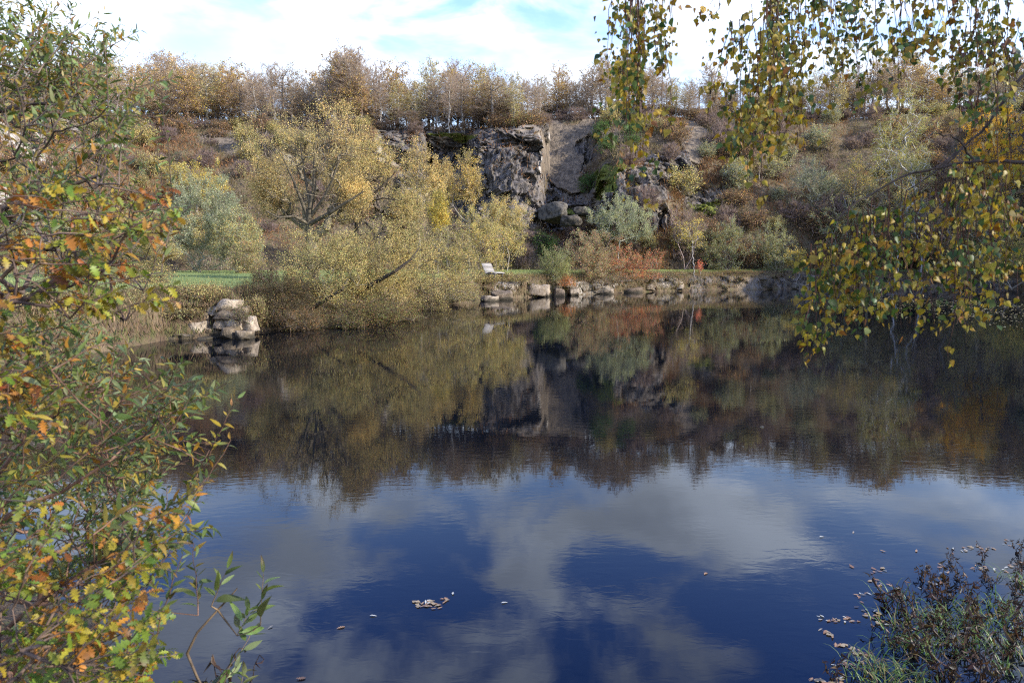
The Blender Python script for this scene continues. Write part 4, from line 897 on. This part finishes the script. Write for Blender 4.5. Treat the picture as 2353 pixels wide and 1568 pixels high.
# hanging birch
BY = [((.30, .215, .02), 5), ((.24, .19, .025), 4), ((.28, .15, .015), 2), ((.2, .08, .015), .8)]  # yellows darkened to paint the shade these leaves hang in
BG = [((.055, .095, .018), 5), ((.09, .115, .02), 3), ((.035, .07, .022), 3)]
BD = [((.09, .04, .02), 2), ((.13, .06, .025), 1)]
def birch():
    rng = np.random.default_rng(601); base = np.array([4.6, 2.2, 1.0]); root = empty('weeping_birch', base)
    tag(root, 'near weeping birch whose yellow and green leaves hang down at upper right', 'tree')
    trunk = np.array([[0, 0, 0], [.05, 0, 1.2], [.0, .05, 2.6], [-.1, .1, 4.2], [-.1, .1, 6.0]])
    tk = Acc(); poly_tube(tk, trunk, .16, .07, 10, np.tile((.5, .48, .44), (4, 1))); tk.build('trunk', M_BARK, root)
    bo = Acc(); col = (.055, .042, .035)
    boughs = [[trunk[1] + base, P(2500, 372, 3.1), P(2352, 374, 3.1), P(2240, 372, 3.1), P(2150, 385, 3.1), P(2060, 412, 3.1), P(1960, 470, 3.1), P(1910, 520, 3.1)],
              [trunk[2] + base, P(2420, 60, 3.3), P(2330, 200, 3.2), P(2255, 300, 3.2), P(2180, 370, 3.2), P(2080, 440, 3.2)],
              [trunk[2] + base, P(2450, -120, 3.2), P(2200, -90, 3.2), P(2000, -60, 3.2), P(1850, -30, 3.2), P(1750, 30, 3.2), P(1690, 110, 3.2)],
              [trunk[3] + base, P(2300, -330, 3.4), P(1900, -260, 3.4), P(1650, -180, 3.4), P(1500, -100, 3.4), P(1430, -20, 3.4)],
              [P(2240, 372, 3.1), P(2200, 320, 3.1), P(2145, 305, 3.05), P(2110, 330, 3.0)], [P(2150, 385, 3.1), P(2210, 345, 3.15), P(2280, 300, 3.2)],
              [trunk[1] + base, P(2480, 450, 2.8), P(2340, 440, 2.8), P(2200, 470, 2.8)]]
    for q, b in enumerate(boughs): 
        pb_ = np.array(b) - base; t = np.linspace(0, len(pb_) - 1, 4 * len(pb_)); pb_ = np.stack([np.interp(t, np.arange(len(pb_)), pb_[:, i]) for i in range(3)], 1)
        pb_[1:] += rng.normal(0, .0035, pb_[1:].shape); bo = Acc(); poly_tube(bo, pb_, .0105 if q < 4 else .005, .0025 if q < 4 else .0012, 6, np.tile(col, (len(pb_) - 1, 1))); bo.build('bough', M_BARK, root)
    tw = Acc(); lf = Acc(); ck = Acc()
    def strand(px, y0, y1, Y, dens=1.0, pale=None, sway=44):
        L = (y1 - y0); n = 9; t = np.linspace(0, 1, n); ys = y0 + L * t; xs = px + np.cumsum(rng.normal(0, sway / n, n)) + rng.normal(0, sway * .5) * t
        pts = np.array([P(a, b, Y + .05 * math.sin(3 * c)) for a, b, c in zip(xs, ys, t)]) - base
        poly_tube(tw, pts, .0022, .0009, 4, np.tile(np.array((.075, .04, .03)), (n - 1, 1)))
        ln = np.linalg.norm(np.diff(pts, axis=0), axis=1).sum(); k = max(3, int(ln / .0155 * dens)); p, tg = along(pts, 60, .02); nn = max(2, k // 3); jn = (60 * rng.uniform(0, 1, nn) ** .8).astype(int); an_ = rng.uniform(0, 6.28, nn); qn = rng.integers(0, nn, k); p = p[jn[qn]]
        ang = an_[qn] + rng.normal(0, .7, k); out = np.stack([np.cos(ang), np.sin(ang), np.zeros(k)], 1)
        rad_ = rng.uniform(.0, 1, nn) ** 1.6 * .09; p = p + out * rad_[qn][:, None] + rng.normal(0, .014, (k, 3)) + np.array([[0, 0, -.35]]) * rad_[qn][:, None]
        d = nrm(np.array([[0, 0, -1.0]]) + out * .45 + rng.normal(0, .3, (k, 3)))
        nv = np.array([[.1, -1.0, .25]]) * rng.choice([-1, 1], (k, 1)) + rng.normal(0, .55, (k, 3))
        pq = pale or (BY if rng.random() < .5 else BG + BY[:2])
        c = pal(rng, pq, k, .15); leaves(lf, BIRCH, p, d, nv, .039 * rng.uniform(.4, 1.15, k), c)
        m = max(1, k // 7); j = rng.integers(0, k, m); cpos = p[j]; 
        tubes(ck, cpos, cpos + np.array([[0, 0, -.028]]) + rng.normal(0, .003, (m, 3)), np.full(m, .0035), np.full(m, .002), 5, np.tile((.06, .04, .025), (m, 1)))
    U = rng.uniform
    for _ in range(13): strand(U(1415, 1560), -60, U(60, 180), U(2.9, 3.5))
    for _ in range(9): strand(U(1425, 1490), -20, U(200, 330), U(2.9, 3.4))
    for x, y in ((1455, 440), (1465, 470), (1448, 400), (1472, 410), (1460, 350)): strand(x, -20, y, U(2.9, 3.2), .9, None, 14)
    strand(1535, -30, 290, 3.0, .45); strand(1530, 100, 285, 3.0, .7); 
    for _ in range(4): strand(U(1590, 1680), -60, U(20, 75), 3.3, .8)
    for _ in range(26):
        x = U(1650, 1830); strand(x, max(-40, 60 - (x - 1650) * .6) + U(-20, 60), U(240, 360), U(2.7, 3.5), 1.35)
    for x, y in ((1728, 480), (1738, 505), (1722, 420), (1800, 390), (1840, 380)): strand(x, 120, y, U(2.8, 3.2), .7, None, 16)
    for _ in range(60): x = U(1780, 2380); strand(x, U(-80, -20), U(60, 190) - (40 if 1950 < x < 2050 else 0), U(2.8, 3.7), 1.0)
    for _ in range(14): strand(U(1820, 2080), U(-40, 60), U(170, 260), U(2.8, 3.4), .8)
    for _ in range(12): strand(U(2180, 2380), U(0, 100), U(180, 300), U(2.8, 3.5), .8, BD + BG[:1] if U(0, 1) < .6 else None)
    def bough_y(x): return np.interp(x, [1880, 1910, 1960, 2060, 2150, 2240, 2360], [540, 520, 470, 412, 385, 372, 374])
    for _ in range(36): x = U(1885, 2040); strand(x, bough_y(x) + U(0, 60), U(620, 770), U(2.7, 3.4), 1.0)
    for x, y in ((1862, 850), (1872, 830), (1890, 800), (1880, 760), (1895, 815), (1872, 700)): strand(x, 560, y, U(2.7, 3.1), .9, None, 14)
    for _ in range(44): x = U(2020, 2390); strand(x, bough_y(x) + U(-4, 90), U(540, 720), U(2.5, 3.5), .85)
    for _ in range(9): x = U(2080, 2260); strand(x, 520, U(700, 770), U(2.6, 3.2), .7)
    for _ in range(12): x = U(2190, 2400); strand(x, U(90, 260), U(300, 500), U(2.6, 3.4), .8)
    for _ in range(8): x = U(2080, 2300); strand(x, U(380, 420), U(480, 620), U(2.6, 3.4), .8)
    strand(2190, 600, 830, 2.8, .6)
    tw.build('hanging_twigs', M_BARK, root); lf.build('leaves', M_FLEAF, root); ck.build('catkins', M_BARK, root)['kind'] = 'stuff'
    # unseen crown leaves added above and right of the frame to shade the strands
    cr = Acc(); n = 14000; p = blob(rng, (.4, -.7, 3.4), (2.6, 2.4, 3.0), n, 50, .22); p = p[(p[:, 0] + base[0] > .9 * (p[:, 1] + base[1]))]
    n = len(p); leaves(cr, BIRCH, p, rng.normal(0, .5, (n, 3)) - np.array([0, 0, 1.]), rng.normal(0, 1, (n, 3)), .06 * rng.uniform(.7, 1.2, n), pal(rng, BG + BY, n))
    cr.build('crown', M_FLEAF, root)
birch()

# ------------------------------------------------------------------ waterside weeds, floating leaves
def weed_proto(seed):
    rng = np.random.default_rng(seed); root = empty('withered_weed', (0, 0, 0)); st = Acc(); lf = Acc()
    for k in range(5):
        a = rng.uniform(0, 6.28); h = rng.uniform(.14, .36); e = np.array([math.cos(a) * h * .5, math.sin(a) * h * .5, h])
        pl = curve(np.array([0, 0, -.05]), e, .05, 8, rng, .012); pl[-1, 2] -= .05
        c = np.array((.045, .03, .02)) * rng.uniform(.7, 1.5); poly_tube(st, pl, .004, .002, 5, np.tile(c, (7, 1)))
        n = 7; p, tg = along(pl, n); d = rng.normal(0, .6, (n, 3)); d[:, 2] -= .6
        leaves(lf, DEADLEAF, p, d, rng.normal(0, 1, (n, 3)), rng.uniform(.035, .085, n), pal(rng, [((.045, .024, .016), 3), ((.06, .038, .022), 2), ((.025, .022, .016), 2)], n))
    st.build('stems', M_BARK, root); lf.build('withered_leaves', M_FLEAF, root); return root
WP = [weed_proto(700), weed_proto(701), weed_proto(702)]
cr2 = lambda a, b: ((a / 2.898 + 2400) * .7322, (b / 2.898 + 1600) * .7322)
wpos = [(1410, 620), (1500, 640), (1540, 760), (1760, 640), (1990, 450), (2090, 500), (2300, 400), (2000, 600), (1100, 890), (1250, 930), (1320, 850), (1700, 800), (1850, 760), (2050, 700), (2250, 760), (1050, 1180), (1150, 1260), (1500, 1030), (1650, 1130), (1800, 1180), (2000, 1280), (2200, 1330), (1350, 1330), (1600, 1530), (620, 1560), (1800, 1480), (2100, 1540), (1900, 900), (2150, 950), (2300, 1050), (1420, 880), (1600, 900), (1480, 1200), (1750, 1330), (1950, 1400), (2300, 1500), (1280, 1150), (1950, 1080), (2280, 600), (1680, 470), (2340, 880), (1700, 1560), (2000, 1580), (2250, 1180)]
rng = np.random.default_rng(77); wi = 0
wpos = [q for k, q in enumerate(wpos) if k < 3 or k % 5]
for q, (a, b) in enumerate(wpos):
    px, py = cr2(a, b); loc = G(px, py, 0.0); s = rng.uniform(.55, 1.05) if b > 700 else rng.uniform(.4, .7)
    o = WP[q] if q < 3 else dup(WP[q % 3], loc, 0, s)
    o.location = [float(v_) for v_ in loc]; o.rotation_euler = (0, 0, rng.uniform(0, 6.28)); o.scale = (s, s, s)
    tag(o, 'dark withered weed standing in shallow water at the lower right', 'weed', 'withered weeds in the shallow water')
for q, (px, py) in enumerate([(500, 1560), (535, 1590), (470, 1590), (590, 1600)]):
    o = dup(WP[q % 3], P(px, py, 2.9) - np.array([0, 0, .12]), q, .8); tag(o, ['dark withered stalk at the bottom beside the lone willow shoot', 'dark withered stalk nearest below the lone willow shoot', 'leftmost dark withered stalk at the bottom by the oak leaves', 'rightmost dark withered stalk at the bottom edge'][q], 'weed')
ga = Acc(); tufts = [(1210, 790), (1550, 990), (1250, 1090), (2100, 880), (2130, 1050), (1180, 1210), (2050, 1210), (1450, 1330), (950, 1430), (1100, 1480), (1270, 1530), (2330, 680), (1700, 1030), (1600, 1250), (2250, 960), (1350, 1000), (1900, 1000), (2300, 1300), (1000, 1560), (1450, 1560), (1850, 1250), (1750, 900), (2200, 1450)]
for a, b in tufts:
    px, py = cr2(a, b); c = G(px, py, 0)
    for k in range(46):
        o_ = c + np.array([rng.normal(0, .09), rng.normal(0, .09), -.03]); h = rng.uniform(.10, .24); an = rng.uniform(0, 6.28); ld = np.array([math.cos(an), math.sin(an), 0])
        t = np.linspace(0, 1, 5)[:, None]; mid = o_ + ld * h * .75 * t ** 1.6 + np.array([0, 0, 1]) * h * (t - .45 * t ** 3)
        sd_ = np.array([-ld[1], ld[0], 0]) * np.array([1, .95, .8, .5, .05])[:, None] * rng.uniform(.003, .0055)
        v_ = np.concatenate([mid - sd_, mid + sd_]); f_ = [[i_, i_ + 1, i_ + 6, i_ + 5] for i_ in range(4)]
        ga.add(v_, f_, pal(rng, [((.09, .16, .035), 4), ((.14, .19, .06), 2), ((.20, .16, .06), 1.5), ((.05, .035, .022), 2)], 1)[0])
tag(ga.build('waterside_grass', M_FLEAF), 'green and dead grass blades among the weeds in the shallows', 'grass', kind='stuff')
# floating leaves: single leaves on the water
FL = []
for q, (tpl, c) in enumerate([(WILLOW, (.40, .36, .28)), (WILLOW, (.34, .22, .13)), (OAK, (.36, .22, .13)), (BIRCH, (.42, .34, .22)), (OAK, (.27, .15, .09)), (WILLOW, (.50, .50, .44))]):
    a = Acc(); leaves(a, tpl, np.zeros((1, 3)), np.array([[1., 0, 0]]), np.array([[0, 0, 1.]]), np.array([1.0]), np.array([c])); v_ = a.v[0]; v_[:, 0] -= .5; v_[:, 2] = v_[:, 2] * .35 + .07
    o = a.build('floating_leaf', M_FLEAF); FL.append(o)
fused = set()
def float_leaf(px, py, label, q=None, s=None):
    q = int(rng.integers(0, 6)) if q is None else q; loc = G(px, py, .004); o = FL[q]
    if q in fused: o = o.copy(); C.objects.link(o)
    fused.add(q); o.location = [float(v_) for v_ in loc]; o.rotation_euler = (rng.normal(0, .06), rng.normal(0, .06), rng.uniform(0, 6.28)); s = s or rng.uniform(.035, .065); o.scale = (s, s, s)
    tag(o, label, 'leaf', 'fallen leaves floating on the pond')
for _ in range(26): float_leaf(985 + rng.normal(0, 15), 1386 + rng.normal(0, 5), 'fallen leaf in the small raft floating alone in mid pond', None, .055)
for _ in range(6): float_leaf(1024 + rng.normal(0, 7), 1380 + rng.normal(0, 4), 'fallen leaf in the little clump right of the mid-pond raft', None, .05)
lone = [(782, 1440, 'pinkish leaf pair floating alone left of the raft', 2), (1158, 1383, 'tiny pale leaf floating right of the raft', 5), (1620, 1316, 'orange leaf floating alone in the deep blue reflection', 2), (857, 1413, 'tiny pale leaf floating left above the raft', 5), (1040, 1362, 'pale narrow leaf floating just above the raft', 5), (620, 1440, 'tiny leaf floating beside the lone willow shoot', 0), (690, 1558, 'brown leaf floating at the bottom edge', 4), (1750, 980, 'tiny bright leaf floating on the dark cliff reflection', 5), (1955, 1300, 'orange-brown leaf cluster floating left of the weed drift', 4), (1887, 1232, 'tiny pale leaf floating on the cloud reflection', 5), (1960, 1222, 'small pale leaf floating on the right cloud reflection', 0), (2028, 1265, 'pinkish leaf floating above the drift', 1), (2105, 1265, 'pinkish leaf floating above the drift at right', 1)]
for px, py, lab, q in lone: float_leaf(px, py, lab, q, .07 if py > 1100 else .12)
chains = [[(2045, 1303), (2018, 1308), (2003, 1322), (2008, 1335), (2030, 1344), (2068, 1352)], [(2005, 1360), (1972, 1368), (1968, 1382), (1990, 1402), (2015, 1412), (2010, 1430), (2035, 1435)], [(1873, 1415), (1900, 1425), (1934, 1417), (1975, 1427)], [(1880, 1445), (1915, 1460), (1925, 1475), (1954, 1492), (2010, 1503)], [(2171, 1265), (2212, 1262), (2278, 1259), (2320, 1243)], [(2174, 1288), (2170, 1303), (2161, 1315), (2165, 1332), (2120, 1352)], [(1924, 1527), (1972, 1520), (1990, 1540)], [(1866, 1564), (1900, 1566), (1950, 1560)], [(2090, 1380), (2110, 1440), (2060, 1470), (2160, 1480), (2250, 1440), (2300, 1400)], [(2240, 1300), (2300, 1310), (2340, 1290)]]
for ch in chains:
    ch = np.array(ch, float); d = np.concatenate([[0], np.cumsum(np.linalg.norm(np.diff(ch, axis=0), axis=1))]); n = int(d[-1] / 6.5) + 3
    for t in rng.uniform(0, d[-1], n): float_leaf(np.interp(t, d, ch[:, 0]) + rng.normal(0, 9), np.interp(t, d, ch[:, 1]) + rng.normal(0, 4), 'small fallen leaf in the drift around the weeds at lower right')
# scum of tiny leaves far right (stuff)
n = 900; pxs = rng.uniform(1960, 2500, n); t = rng.random(n); pys = 676 + (pxs - 1960) / 390 * 34 * (.5 + t) + rng.normal(0, 6, n) + (rng.random(n) < .4) * rng.normal(18, 8, n)
pp = np.array([G(a, max(b, 672), .01) for a, b in zip(pxs, pys)]); fa = Acc(); dd = rng.normal(0, 1, (n, 3)); dd[:, 2] = 0
rhomb(fa, pp, dd, np.tile([[0, 0, 1.]], (n, 1)), rng.uniform(.06, .18, n), rng.uniform(.05, .1, n), pal(rng, [((.42, .38, .30), 3), ((.3, .24, .16), 2)], n))
tag(fa.build('floating_leaf_scum', M_LEAF), 'thin scatter of pale leaves floating along the far right shore', 'floating leaves', kind='stuff')
